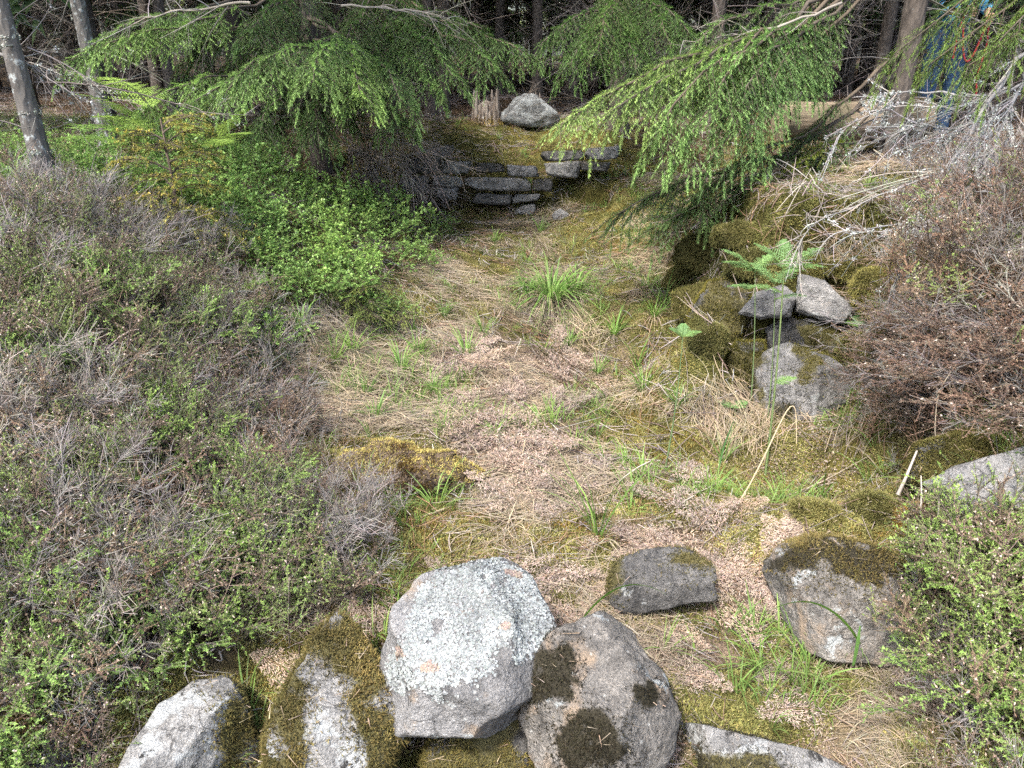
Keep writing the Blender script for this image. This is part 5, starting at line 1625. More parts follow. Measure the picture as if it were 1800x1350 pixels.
def plant_from(proto, loc, rz, sc, label, cat, group=None, tilt=(0, 0)):
    r, parts = proto
    t = empty(r.name.split('.')[0], tuple(loc), label, cat, group, rz)
    t.rotation_euler = (tilt[0], tilt[1], rz)
    t.scale = (sc, sc, sc) if np.isscalar(sc) else sc
    for nm, me in parts:
        o = link(nm, me, t)
        if nm in ("leaves", "foliage", "green_blades", "dry_blades", "stems", "twigs"): o["kind"] = "stuff"
    return t

def bilberries():
    rng = np.random.default_rng(51)
    protos = make_protos("bilberry_bush", [bilberry(rng, 18, .32, .2) for _ in range(4)], (M_TWIG, M_LEAF), ("stems", "leaves"))
    spots = [(430, 350, 1.2, "bilberry bush under the low spruce boughs, right of the yellow spruce sapling"), (470, 320, 1.0, "bilberry bush in the shade behind the sapling, close to the brush heap"), (390, 300, 1.1, None), (350, 285, 1.0, None), (260, 290, 1.0, None),
             (160, 300, .9, "bilberry bush between the two left trunks"), (210, 330, .8, None), (560, 395, 1.1, None), (610, 400, 1.15, "bright bilberry bush on the edge above the hollow, at the middle of the row"), (660, 400, 1.15, None), (710, 430, 1.1, "rightmost bilberry bush, overhanging the path"), (500, 410, .9, None),
             (560, 470, .9, None), (620, 500, .95, None), (600, 545, 1.0, "low bilberry bush hanging over the dark cut in the left bank"), (540, 545, .85, None), (680, 480, .8, None), (480, 470, .8, None), (650, 560, .85, None), (480, 630, .65, "small bilberry sprig alone in the heather above the straw"),
             (740, 470, .7, None), (520, 350, .9, None), (440, 400, .9, None), (640, 440, 1.0, None), (580, 430, 1.0, None), (575, 500, .9, None), (390, 345, 1.0, None), (300, 300, .9, None), (30, 318, .8, None), (120, 318, .8, None), (245, 270, .9, None), (440, 480, .7, None), (770, 420, .6, None), (350, 385, 1.0, None), (405, 405, 1.0, None), (300, 375, .9, None), (245, 355, .9, None), (180, 345, .9, None), (440, 440, .9, None), (500, 520, .8, "bilberry bush at the lower left end of the row, against the heather"), (455, 590, .6, "small low bilberry bush between heather and the dark cut")]
    for u, v, s, lab in spots:
        g = ground(u, v)
        plant_from(protos[rng.integers(0, 4)], g, rng.uniform(0, 6.28), s * rng.uniform(.9, 1.1), lab or where(u, v, "fresh green bilberry bush"), "bush", "bilberry bushes on the left bank")
bilberries()

def fern_frond(rng, L, np_=17, droop=.35, width=.42, stalk=.25, base=(0, 0, 0), az=0.0, el=.9, col=(.16, .30, .06), col2=(.24, .40, .09), lacy=1.0, up=(0, 0, 1), path=None, rows=11):
    """a divided frond: stalk, opposite leaflets each cut again into toothed lobes"""
    st, lf = Geo(), Geo()
    d0 = np.array([math.cos(az) * math.cos(el), math.sin(az) * math.cos(el), math.sin(el)])
    hz = np.array([math.cos(az), math.sin(az), 0])
    s = np.linspace(0, 1, 24)
    P = np.array(base) + d0 * L * s[:, None] + (hz * .35 - np.array([0, 0, 1.0])) * (L * droop * np.maximum(s - .25, 0) ** 1.8 * 1.6)[:, None]
    if path is not None:
        mid_, end_ = path
        q_ = s[:, None]
        P = np.array(base) * (1 - q_) ** 2 + 2 * q_ * (1 - q_) * (np.array(base) + mid_) + q_ ** 2 * (np.array(base) + end_)
    st.add(*tubes(P, np.linspace(.0032, .0008, 24), 4, (.15, .24, .07)))
    T = nrm(np.gradient(P, axis=0))
    t = np.linspace(stalk, .985, np_)
    pos = np.stack([np.interp(t, s, P[:, k]) for k in range(3)], -1)
    tg = nrm(np.stack([np.interp(t, s, T[:, k]) for k in range(3)], -1))
    sd = nrm(np.cross(tg, np.array(up) + 0.0))
    nn = nrm(np.cross(sd, tg))
    prof = L * width * (1 - ((t - stalk) / (1 - stalk))) ** .85 * np.clip((t - stalk) / .08 + .55, 0, 1) + .008
    for sg in (-1, 1):
        d = nrm(sd * sg + tg * .45 + rand_dirs(np_, rng) * .12 - nn * .1)
        st.add(*tubes(pos[:, None] + d[:, None] * prof[:, None, None] * np.linspace(0, 1, 3)[None, :, None], np.tile([.0009, .0008, .0005], (np_, 1)), 3, (.16, .27, .07)))
        m = rows
        k = np.repeat(np.arange(np_), m); q = np.tile(np.linspace(.06, 1, m), np_)
        b = pos[k] + d[k] * (prof[k] * q)[:, None]
        for s2 in (-1, 1):
            ld = nrm(np.cross(nn[k], d[k]) * s2 + d[k] * .75 + rand_dirs(len(k), rng) * .16)
            ll = np.minimum(prof[k] * .30 * (1.1 - q) * lacy + .004, (t[1] - t[0]) * L * .62 * (1.15 - q) + .003)
            f = rng.uniform(0, 1, (len(k), 1))
            c = np.array(col) * (1 - f) + np.array(col2) * f
            lf.add(*leaves(b, ld, nn[k] + rand_dirs(len(k), rng) * .25, ll, ll * .2 + .0006, c, .2))
    return st, lf

def add_frond(t, base, rng, **kw):
    st, lf = fern_frond(rng, base=base, **kw)
    o = gobj("frond", lf, M_FERN, t)
    gobj("stalk", st, M_FERN, o)

def ferns():
    rng = np.random.default_rng(61)
    def fern(u, v, label, fr, cat="fern", **kw):
        g = ground(u, v)
        t = empty("fern", tuple(g), label, cat, "ferns")
        for f in fr:
            k = dict(kw); k.update(f)
            add_frond(t, (rng.normal(0, .02), rng.normal(0, .02), 0), rng, **k)
    def reach(u, v, label, paths, cat="fern"):
        """a fern whose fronds run from the root over a bend to a tip, all given as picture points at a distance"""
        g = ground(u, v)
        t = empty("fern", tuple(g), label, cat, "ferns")
        y0 = g[1]
        for (u1, v1, dy1), (u2, v2, dy2), w in paths:
            m, e = aty(u1, v1, y0 + dy1) - g, aty(u2, v2, y0 + dy2) - g
            add_frond(t, (0, 0, 0), rng, L=float(np.linalg.norm(m) + np.linalg.norm(e - m)) * .9, path=(m, e), width=w, stalk=.5, np_=20, col=(.32, .48, .09), col2=(.46, .62, .15))
    reach(290, 330, "bright yellow-green fern leaning left in front of the thin grey trunk", [((275, 150, .1), (122, 128, -.2), .24), ((270, 175, -.1), (130, 165, -.4), .22), ((270, 190, -.3), (160, 205, -.7), .2), ((295, 140, .2), (170, 135, .5), .2)])
    reach(370, 330, "bright yellow-green fern with fronds spread right over the bilberry", [((365, 215, 0), (446, 188, -.1), .22), ((365, 220, -.2), (442, 235, -.4), .22), ((362, 205, 0), (310, 215, .2), .2), ((366, 220, -.3), (400, 252, -.7), .18)])
    fern(40, 300, "green fern in the grass left of the lichened trunk", [dict(L=.65, az=a, el=.75, width=.35) for a in (.2, 2.6, 3.6)], col=(.15, .28, .06), col2=(.22, .36, .08), stalk=.45, droop=.5)
    fern(95, 300, "small green fern just behind the lichened trunk", [dict(L=.75, az=a, el=.85, width=.33) for a in (.4, 1.4)], col=(.17, .30, .06), col2=(.24, .38, .08), stalk=.5, droop=.55)
    fern(408, 520, "little single fern frond poking from the heather edge", [dict(L=.24, az=.3, el=.7, width=.4)], stalk=.2)
    fern(925, 338, "small fern growing at the foot of the back wall", [dict(L=.26, az=a, el=.8, width=.3) for a in (.2, 1.5, 2.8)], col=(.10, .2, .05), col2=(.15, .27, .07), stalk=.3)
    # tall unfolding fern stalks in front of the niche
    def stalk(u, v, u2, v2, label, fr, r=.0042):
        g = ground(u, v); D = float((g - CAM) @ FWD)
        tip = atd(u2, v2, D * 1.0)
        t = empty("fern", tuple(g), label, "fern", "tall fern stalks by the tumbled wall")
        s = np.linspace(0, 1, 10)[:, None]
        P = (tip - g) * s + np.array([.012, .01, 0]) * np.sin(s * 3.1)
        gobj("stalk", tubes(P, np.linspace(r, r * .5, 10), 5, (.17, .24, .10)), M_FERN, t, smooth=True)
        for f, az, el, L, w in fr:
            p = P[int(f * 9)]
            k = dict(L=L, az=az, el=el, width=w, stalk=.12, droop=.25, col=(.20, .36, .13), col2=(.30, .48, .19), np_=10, lacy=1.0, rows=6)
            st, lf = fern_frond(rng, base=p, **k)
            o = gobj("frond", lf, M_FERN, t); gobj("stem", st, M_FERN, o)
    stalk(1318, 735, 1327, 478, "tall thin fern stalk left of two others with lacy tips bent left", [(1, 2.9, .8, .21, .38), (1, 2.3, .35, .18, .38), (1, .4, .9, .15, .38), (.9, 2.7, .2, .12, .4)], .0042)
    stalk(1345, 838, 1378, 475, "tallest and thickest fern stalk, rooted in moss before the tumbled wall", [(1, 2.7, .9, .2, .38), (1, .3, .7, .22, .38), (1, 1.4, 1.1, .18, .38), (1, .1, .3, .19, .38), (.9, 2.9, .4, .15, .4), (.55, .2, .5, .1, .4)], .0062)
    stalk(1349, 742, 1362, 500, "thin fern stalk between two others, leaning on the big broken block", [(1, 2.4, .8, .17, .38), (1, .6, .6, .17, .38), (.9, -.4, .5, .14, .38)], .0036)
    stalk(1168, 832, 1200, 592, "lone fern stalk with a curled tip at the foot of the right bank", [(1, .2, .5, .08, .4), (1, 2.9, .8, .07, .4), (1, 1.4, 1.0, .07, .4)], .0045)
    stalk(1285, 760, 1292, 718, "small fern shoot beside a green grass blade on the right moss", [(1, 2.4, .4, .09, .4), (1, .6, .5, .08, .4)], .0025)
    stalk(1508, 640, 1508, 575, "small fern tuft growing from a crack at the right of the niche", [(1, 1.2, .9, .13, .35), (1, 2.2, .4, .1, .35), (.6, .3, .4, .1, .35)], .0022)
ferns()

def tussocks():
    rng = np.random.default_rng(71)
    G1, G2, Y1 = (.15, .275, .065), (.24, .39, .10), (.43, .37, .27)
    big = [(blades(rng, 170, .40, .0034, .8, .75, G1, G2, .05), blades(rng, 170, .30, .0019, 1.6, 1.15, Y1, (.34, .28, .2), .06)) for _ in range(2)]
    mid = [(blades(rng, 40, .30, .0032, .55, .5, G1, G2, .03), blades(rng, 40, .22, .0018, 1.4, 1.0, Y1, (.34, .28, .2), .04)) for _ in range(3)]
    tall = [(blades(rng, 15, .46, .0042, .45, .35, G2, G1, .02), blades(rng, 12, .2, .0018, 1.3, 1.0, Y1, (.34, .28, .2), .03)) for _ in range(3)]
    B = make_protos("grass_tussock", big, (M_GRASS, M_STRAW), ("green_blades", "dry_blades"))
    Mi = make_protos("grass_tussock", mid, (M_GRASS, M_STRAW), ("green_blades", "dry_blades"))
    T = make_protos("grass_tussock", tall, (M_GRASS, M_STRAW), ("green_blades", "dry_blades"))
    gp = "grass tussocks"
    L = [(B[0], 968, 530, 1.25, "largest green tussock with a pale straw skirt in the middle of the path"), (Mi[0], 1010, 520, 1.2, "tussock touching the right side of the largest one"), (Mi[2], 925, 520, 1.0, "tussock touching the left side of the largest one"),
         (T[0], 1052, 945, .95, "sparse tall-bladed tuft in front, right of the moss hummock"), (T[1], 632, 500, .9, "tall bright tuft rising from the bilberry on the left bank"), (T[2], 600, 480, .8, "narrow tall tuft left of the bright one in the bilberry"),
         (Mi[1], 705, 655, 1.0, "tussock on the left edge of the path where the straw is combed"), (Mi[0], 735, 625, .8, "small tussock just above the combed straw"), (Mi[2], 820, 630, .85, "thin tussock in the middle of the path"), (T[1], 1120, 650, .75, "tuft at the right edge of the path below the dark bank"),
         (T[0], 1165, 545, .8, "tall tuft in shade against the dark mossy bank"), (Mi[1], 1150, 560, .9, "low tussock at the foot of the dark mossy bank"), (Mi[0], 950, 410, .8, "small tussock at the far end of the path"), (Mi[1], 870, 430, .7, "sparse tuft left of the far tussock"),
         (Mi[2], 55, 300, 1.3, "lush green grass left of the lichened trunk"), (Mi[0], 20, 330, 1.2, "lush green grass at the left edge"), (T[2], 152, 330, .95, "tall broad grass tuft between the two left trunks"), (T[1], 160, 400, .6, "arched grass tuft in the heather by the grey stone"),
         (Mi[1], 1290, 690, .75, "hanging straw tussock at the left side of the tumbled wall"), (T[0], 1270, 815, .55, "small blue-green tuft on the yellow moss, right"), (Mi[2], 1500, 1150, .6, "straw tussock with green blades against the square boulder"), (Mi[0], 590, 640, .8, "faded tussock under the cut left bank"),
         (Mi[1], 620, 625, .9, "pale tussock spilling from the cut left bank"), (Mi[2], 1080, 590, .9, "straw tussock right of the path centre"), (Mi[0], 1130, 690, .8, "green tussock on the right path edge near the lone fern stalk"), (Mi[1], 870, 770, .5, "tiny tuft at the upper rim of the moss hummock"),
         (T[2], 740, 340, .6, "tall pale blades in the shade before the brush heap"), (Mi[0], 530, 580, .9, "straw tussock with few green blades above the dark cut"), (Mi[2], 660, 740, .7, "little green tuft at the heather edge above the hummock"), (Mi[1], 1000, 610, .7, None), (Mi[2], 1050, 660, .6, None), (Mi[0], 780, 560, .7, None), (Mi[2], 850, 590, .7, None), (Mi[1], 760, 690, .6, None), (Mi[0], 1190, 720, .7, None), (Mi[2], 640, 700, .7, None)]
    for p, u, v, s, lab in L:
        g = ground(u, v)
        plant_from(p, g, rng.uniform(0, 6.28), s * rng.uniform(.95, 1.05), lab or where(u, v, "small mixed green and straw tuft"), "grass tuft", gp)
    # single arching blades and dry stalks
    def blade(name, pts, w, col, label, mat, sides=None):
        """a single blade through picture points at given depths"""
        Q = np.array([atd(u, v, D) for u, v, D in pts]); n = 16
        x = np.linspace(0, 1, len(Q)); t = np.linspace(0, 1, n)
        # quadratic smoothing through the points
        P = np.stack([np.interp(t, x, Q[:, k]) for k in range(3)], -1)
        for _ in range(4 if sides is None else 1): P[1:-1] = (P[:-2] + 2 * P[1:-1] + P[2:]) / 4
        o0 = P[0].copy()
        if sides is None:
            Tn = nrm(np.gradient(P, axis=0)); S = nrm(np.cross(Tn, np.array([0, 1, .6])))
            W = w * np.sin(np.linspace(.5, 3.05, n)) ** .6
            a = strips(P[None] - o0, W[None], S[None], col)
            a2 = strips(P[None] - o0 + np.array([0, .0008, 0]), W[None] * .98, S[None], col)
            g = Geo(); g.add(*a); g.add(*a2)
        else:
            g = Geo_of(tubes(P - o0, np.linspace(w, w * .5, n), sides, col))
        o = gobj(name, g, mat, smooth=True); o.location = o0
        tag(o, label, "grass blade" if sides is None else "dry stalk")
    d1 = depth(1015, 1100, .05)
    blade("arching_grass", [(1012, 1105, d1), (1040, 1065, d1 - .02), (1075, 1037, d1 - .05), (1110, 1024, d1 - .1), (1150, 1032, d1 - .15), (1170, 1045, d1 - .17)], .0042, (.17, .34, .06), "wide green grass blade arching right above the rounded boulder", M_GRASS)
    d2 = depth(1510, 1150, .0)
    blade("arching_grass", [(1516, 1140, d2 - .05), (1495, 1100, d2 - .14), (1455, 1065, d2 - .2), (1410, 1053, d2 - .24), (1365, 1065, d2 - .26), (1310, 1098, d2 - .28)], .0042, (.17, .32, .06), "long green grass blade arching across the face of the square boulder", M_GRASS)
    blade("arching_grass", [(1500, 1170, d2 - .1), (1508, 1130, d2 - .14), (1512, 1100, d2 - .16)], .0048, (.15, .3, .08), "short green blade standing before the square boulder", M_GRASS)
    d3 = depth(1270, 830, .02)
    blade("arching_grass", [(1262, 830, d3), (1272, 785, d3 - .01), (1290, 740, d3 - .03)], .0045, (.13, .27, .09), "blue-green blade on the yellow moss right of the lone fern stalk", M_GRASS)
    d4 = depth(1300, 905, .04)
    blade("dry_stalk", [(1285, 900, d4), (1310, 868, d4), (1345, 800, d4), (1375, 735, d4 + .02), (1390, 712, d4 + .02), (1400, 716, d4 + .02), (1400, 780, d4 + .03)], .0035, (.55, .44, .28), "pale dry stalk kinked over at its top in front of the tumbled wall", M_STRAW, 5)
    d5 = depth(1645, 990, .26)
    blade("dry_stalk", [(1640, 1000, d5), (1648, 930, d5), (1652, 850, d5)], .004, (.40, .36, .32), "upright grey dead stem on the moss right of the square boulder", M_TWIG, 5)
    blade("dry_stalk", [(1578, 870, d5 + .15), (1592, 840, d5 + .15), (1612, 792, d5 + .17)], .0065, (.36, .32, .28), "stout broken grey stem leaning right below the dead heather", M_TWIG, 6)
    blade("dry_stalk", [(1618, 900, d5 + .02), (1620, 870, d5 + .02), (1619, 836, d5 + .02)], .0035, (.45, .42, .38), "short white splintered stem beside the upright dead stem", M_TWIG, 5)
    d6 = depth(1650, 760, .5)
    blade("dry_stalk", [(1690, 805, d6), (1655, 800, d6), (1642, 765, d6 - .02), (1648, 690, d6 - .05), (1680, 640, d6 - .05)], .0028, (.5, .42, .32), "bent pale stalk looped over the dead brown heather", M_STRAW, 5)
    d7 = depth(1310, 1000, .03)
    for k, (pts, lab) in enumerate([([(1200, 880), (1260, 850), (1330, 820)], "straight straw lying on the moss by the lone fern stalk"), ([(1360, 880), (1440, 850), (1530, 800)], "long straw lying over others at the foot of the right bank"), ([(1450, 795), (1468, 738), (1512, 795)], "straw folded into a peak in front of the tumbled wall"),
                                ([(1090, 800), (1150, 775), (1230, 745)], "long straw lying along the right path edge"), ([(905, 880), (925, 905), (935, 915)], "short brown stick on the path before the sparse tuft"), ([(945, 870), (965, 905), (968, 935)], "short bleached stick left of the sparse tuft"), ([(760, 700), (860, 715), (980, 720)], "long straw lying across the path")]):
        q = []
        for u, v in pts:
            g = ground(u, v); q.append((u, v, float((g - CAM) @ FWD) - .03))
        if k == 2: q[1] = (q[1][0], q[1][1], q[0][2])
        blade("dry_stalk", q, .0026, (.5, .42, .31) if k != 4 else (.3, .2, .14), lab, M_STRAW, 4)
tussocks()

def heather_bush(rng, kinds, n, r, h, wind=(0, 0, 0)):
    st, lf = Geo(), Geo()
    vs = [sprig(rng, k, h * rng.uniform(.8, 1.15)).arr() for k in kinds]
    for i in range(n):
        a = rng.uniform(0, 6.28); q = math.sqrt(rng.uniform(0, 1)) * r
        b = np.array([math.cos(a) * q, math.sin(a) * q, 0])
        up = nrm(np.array([b[0] / r * .7, b[1] / r * .7, 1]) + np.array(wind) + rng.normal(0, .22, 3))
        M = frames(up[None], np.array([rng.uniform(0, 6.28)]))[0] * rng.uniform(.75, 1.2)
        lf.join(vs[rng.integers(0, len(vs))], M, b + np.array([0, 0, h * .35 * (1 - (q / r) ** 2)]))
    m = 14                                             # woody bases
    a = rng.uniform(0, 6.28, m); d = nrm(np.stack([np.cos(a), np.sin(a), rng.uniform(.2, .9, m)], -1) + np.array(wind) * .8)
    s = np.linspace(0, 1, 5)[None, :, None]
    P = d[:, None] * r * 1.1 * s * rng.uniform(.6, 1.2, (m, 1, 1)) + rand_dirs(m, rng)[:, None] * .05 * np.sin(s * 3)
    st.add(*tubes(P, np.tile(np.linspace(.005, .0016, 5), (m, 1)), 4, vary((.27, .24, .22), m, rng, .25)))
    return st, lf

def heathers():
    rng = np.random.default_rng(81)
    mk = lambda kinds, n, r, h, w=(0, 0, 0), c=2: make_protos("heather_bush", [heather_bush(rng, kinds, n, r, h, w) for _ in range(c)], (M_TWIG, M_HEATH), ("stems", "foliage"))
    green = mk(['green'] * 4 + ['brown'], 62, .17, .2)
    mixed = mk(['green', 'green', 'brown', 'grey'], 64, .19, .2)
    brown = mk(['brown', 'brown', 'rust', 'grey', 'green'], 70, .19, .19)
    dead = mk(['grey', 'grey', 'grey', 'brown'], 60, .2, .19)
    wind = mk(['brown', 'rust', 'rust', 'grey'], 90, .22, .24, (-.9, -.5, -.25))
    fresh = mk(['fresh'], 34, .11, .19)
    L = [(wind, 1700, 600, 1.1, "dead red-brown heather bush swept left over the right bank, the largest of them"), (wind, 1640, 650, .95, "dead brown heather bush swept down beside the tumbled wall"), (wind, 1760, 700, 1.0, "rusty dead heather bush above the blue-grey boulder"), (wind, 1590, 700, .8, "small dead heather bush trailing over the mossy foot of the right bank"), (wind, 1780, 600, 1.0, "rusty dead heather bush at the right edge, halfway up"),
         (brown, 1660, 500, 1.0, "brown heather bush on top of the right bank under the lichened branches"), (brown, 1740, 450, 1.0, "brown heather bush at the right edge below the lichened branches"), (brown, 1760, 540, .9, None), (brown, 1710, 380, .9, None), (brown, 1600, 560, .7, None), (brown, 1780, 380, 1.0, None),
         (green, 1745, 1010, .95, "bright green heather bush below the blue-grey boulder"), (green, 1715, 1060, .85, "bright green heather bush leaning on the square boulder"), (green, 1770, 1100, 1.0, "bright green heather bush at the right edge, in front of the dark stone"), (green, 1760, 1230, 1.0, "bright green heather bush in the bottom right corner"), (fresh, 1700, 960, .9, "thin sprig of green heather above the square boulder"), (mixed, 1705, 1135, .7, "sparse heather with bare dead twigs over the dark stone"), (fresh, 1650, 1080, .7, None), (mixed, 1780, 1300, .9, None),
         (dead, 215, 460, 1.1, "grey bare heather bush on the left bank with hardly any leaves"), (mixed, 60, 420, 1.15, "tall mixed heather bush at the left edge"), (mixed, 130, 400, 1.1, None), (mixed, 40, 520, 1.1, None), (green, 130, 540, 1.0, None), (mixed, 340, 460, .9, None), (green, 320, 560, 1.0, "green heather bush in the middle of the left bank"), (green, 240, 590, 1.0, None), (green, 60, 610, 1.0, None), (mixed, 400, 560, .8, None),
         (dead, 60, 760, 1.1, "bleached bare heather twigs at the left edge"), (dead, 160, 760, .9, None), (mixed, 280, 700, 1.0, None), (green, 270, 830, 1.0, "fresh green heather bush in the middle of the big left slope"), (brown, 400, 760, .9, None), (brown, 330, 900, 1.0, "dark red-brown heather bush in the middle of the left slope"), (green, 430, 940, .9, "green-tipped heather bush beside the dark red-brown one"), (brown, 480, 880, .9, None), (dead, 580, 1000, .95, "grey tangle of bare heather above the mossy stone"), (dead, 600, 940, .8, None), (mixed, 520, 960, .8, None),
         (green, 350, 1080, .9, "green heather bush hanging over the pale angular block"), (brown, 250, 1010, 1.0, None), (dead, 110, 1010, 1.0, None), (mixed, 60, 930, 1.0, None), (green, 40, 1150, .85, "green heather bush at the lower left edge"), (green, 440, 1060, .8, None), (dead, 200, 1120, .9, None), (brown, 150, 1230, .7, "rust-tinted heather sprig hanging beside the pale angular block"), (fresh, 60, 1240, .8, "bright heather sprig over the mossy corner stone"), (fresh, 20, 1330, .9, None), (mixed, 130, 880, .9, None), (mixed, 160, 640, 1.0, None), (brown, 500, 760, .7, None), (green, 420, 660, .8, None), (mixed, 330, 640, .9, None), (fresh, 250, 1160, .8, None), (fresh, 380, 1130, .8, None), (fresh, 430, 890, .9, None), (fresh, 240, 860, .9, None), (fresh, 300, 800, .9, None), (fresh, 110, 1080, .9, None), (fresh, 420, 1000, .9, None), (fresh, 330, 1020, .85, None), (fresh, 40, 1040, .9, None), (fresh, 190, 560, 1.1, None), (fresh, 70, 680, 1.0, None), (fresh, 360, 620, 1.0, None), (fresh, 440, 700, .8, None), (fresh, 1720, 1040, .9, None), (fresh, 1770, 1180, .9, None), (fresh, 1740, 1280, .9, None)]
    for p, u, v, s, lab in L:
        g = ground(u, v)
        if lab is None:
            lab = {id(green): "green heather bush", id(mixed): "half green, half bare heather bush", id(brown): "faded brown heather bush", id(dead): "bare grey heather bush", id(fresh): "small fresh green heather sprig"}[id(p)]
            lab = where(u, v, lab)
        plant_from(p[rng.integers(0, len(p))], g - [0, 0, .02], 0 if p is wind else rng.uniform(0, 6.28), (s, s, s * .55) if p is wind else s, lab, "heather", "heather bushes")
heathers()

def saplings():
    rng = np.random.default_rng(91)
    def sapling(u, v, h, label, green, tip, n=16, r=.32, bud=None, base=None):
        g = ground(u, v) if base is None else base
        t = empty("spruce_sapling", tuple(g), label, "spruce sapling", "spruce saplings")
        gobj("trunk", tubes(np.array([[0, 0, -.05], [.01, 0, h * .5], [0, 0, h]]), np.array([.011, .008, .004]) * h / .7, 6, (.16, .12, .09)), M_TWIG, t)
        for i in range(n):
            z = h * (.12 + .86 * (i / n)); a = i * 2.4 + rng.normal(0, .3)
            L = r * (1 - .6 * i / n) * rng.uniform(.8, 1.15)
            s = np.array([0, 0, z]); e = s + np.array([math.cos(a) * L, math.sin(a) * L, L * (.18 + .35 * i / n)])
            w, nd = bough(s, e, rng, arch=.05, n2=12, len2=.16 * r / .32, shoot=.05, nn=18, bare=.15, droop=.15, nl=.011, nw=.0016, green=green, tip=tip, hang=.02)
            o = gobj("bough", w, M_TWIG, t); gobj("needles", nd, M_NEEDLE, o, kind="stuff")
            if bud is not None:
                V, F, C = nd.arr()
                k = rng.integers(0, len(V), 26)
                P = V[k]; P = P[np.linalg.norm(P - s, axis=1) > L * .5]
                gg = Geo()
                for _ in range(9):
                    gg.add(*needles(P, nrm(rand_dirs(len(P), rng) + np.array([0, 0, .6])), .014, .0022, vary(bud, len(P), rng, .2)))
                gobj("buds", gg, M_NEEDLE, o, kind="stuff")
    sapling(322, 445, .68, "yellow-green spruce sapling with golden new buds in the heather", (.15, .17, .035), (.34, .35, .08), 20, .27, (.58, .5, .13))
    sapling(1192, 425, .5, "small dark spruce sapling under the bright boughs on the right slope", (.05, .09, .03), (.11, .17, .04), 18, .3)
    sapling(640, 560, .2, "tiny bright spruce seedling among the bilberry on the left bank", (.16, .22, .05), (.27, .34, .09), 12, .22)
    sapling(1590, 250, .75, "thin yellowish spruce sapling before the person's legs", (.12, .13, .03), (.26, .26, .05), 16, .4)
saplings()

def dead_limb(rng, pts, r, nt_, tl, col, lich=0, twig_dir=None, fine=5):
    """a dead limb through given points, with twigs in a fan, and lichen beards"""
    Q = np.array(pts); n = 14
    x = np.linspace(0, 1, len(Q)); t = np.linspace(0, 1, n)
    P = np.stack([np.interp(t, x, Q[:, k]) for k in range(3)], -1)
    for _ in range(2): P[1:-1] = (P[:-2] + 2 * P[1:-1] + P[2:]) / 4
    Lm = np.linalg.norm(Q[-1] - Q[0])
    P[1:] += rng.normal(0, .008, (n - 1, 3)) * Lm
    o0 = P[0].copy()
    limb = Geo(); tw = Geo(); li = Geo()
    limb.add(*tubes(P - o0, np.linspace(r, r * .25, n), 6, col))
    T = nrm(np.gradient(P, axis=0))
    q = rng.uniform(.12, 1, nt_)
    b = np.stack([np.interp(q, t, P[:, k]) for k in range(3)], -1)
    tg = T[np.minimum((q * (n - 1)).astype(int), n - 1)]
    d = nrm(tg * .9 + rand_dirs(nt_, rng) * .9 + (np.array(twig_dir) if twig_dir is not None else 0))
    L = tl * rng.uniform(.4, 1.2, nt_) * (1.15 - .6 * q)
    s = np.linspace(0, 1, 6)[None, :, None]
    bd = rand_dirs(nt_, rng)[:, None] * .4 - np.array([0, 0, .3])
    TP = b[:, None] + d[:, None] * L[:, None, None] * s + bd * L[:, None, None] * s ** 2
    tw.add(*tubes(TP - o0, np.tile(np.linspace(.0032, .0012, 6), (nt_, 1)) * rng.uniform(.7, 1.3, (nt_, 1)), 4, vary(col, nt_, rng, .25)))
    k = np.repeat(np.arange(nt_), fine); q2 = rng.uniform(.15, 1, len(k))
    b2 = b[k] + d[k] * (L[k] * q2)[:, None] + bd[k, 0] * (L[k] * q2 ** 2)[:, None]
    d2 = nrm(d[k] * .7 + rand_dirs(len(k), rng))
    L2 = L[k] * rng.uniform(.15, .5, len(k))
    SP = b2[:, None] + d2[:, None] * L2[:, None, None] * np.linspace(0, 1, 4)[None, :, None] + rand_dirs(len(k), rng)[:, None] * L2[:, None, None] * .25 * np.linspace(0, 1, 4)[None, :, None] ** 2
    tw.add(*tubes(SP - o0, np.tile([.0015, .0013, .0011, .0007], (len(k), 1)), 3, vary(col, len(k), rng, .3)))
    if lich:
        allp = np.concatenate([P[2:], TP.reshape(-1, 3), b2])
        c = allp[rng.integers(0, len(allp), lich)]
        m = 14
        pp = np.repeat(c, m, 0) + rng.normal(0, .006, (lich * m, 3))
        li.add(*leaves(pp - o0, rand_dirs(len(pp), rng), rand_dirs(len(pp), rng), rng.uniform(.005, .013, len(pp)), .0026, vary((.43, .455, .44), len(pp), rng, .25)))
    return o0, limb, tw, li

def dead_branch_thing(name, rng, pts, r, nt_, tl, col, label, group=None, **kw):
    o0, limb, tw, li = dead_limb(rng, pts, r, nt_, tl, col, **kw)
    t = empty(name, tuple(o0), label, "dead branch", group)
    gobj("limb", limb, M_TWIG, t, smooth=True)
    gobj("twigs", tw, M_TWIG, t, kind="stuff")
    if li.n: gobj("lichen", li, M_LICHEN, t, kind="stuff")

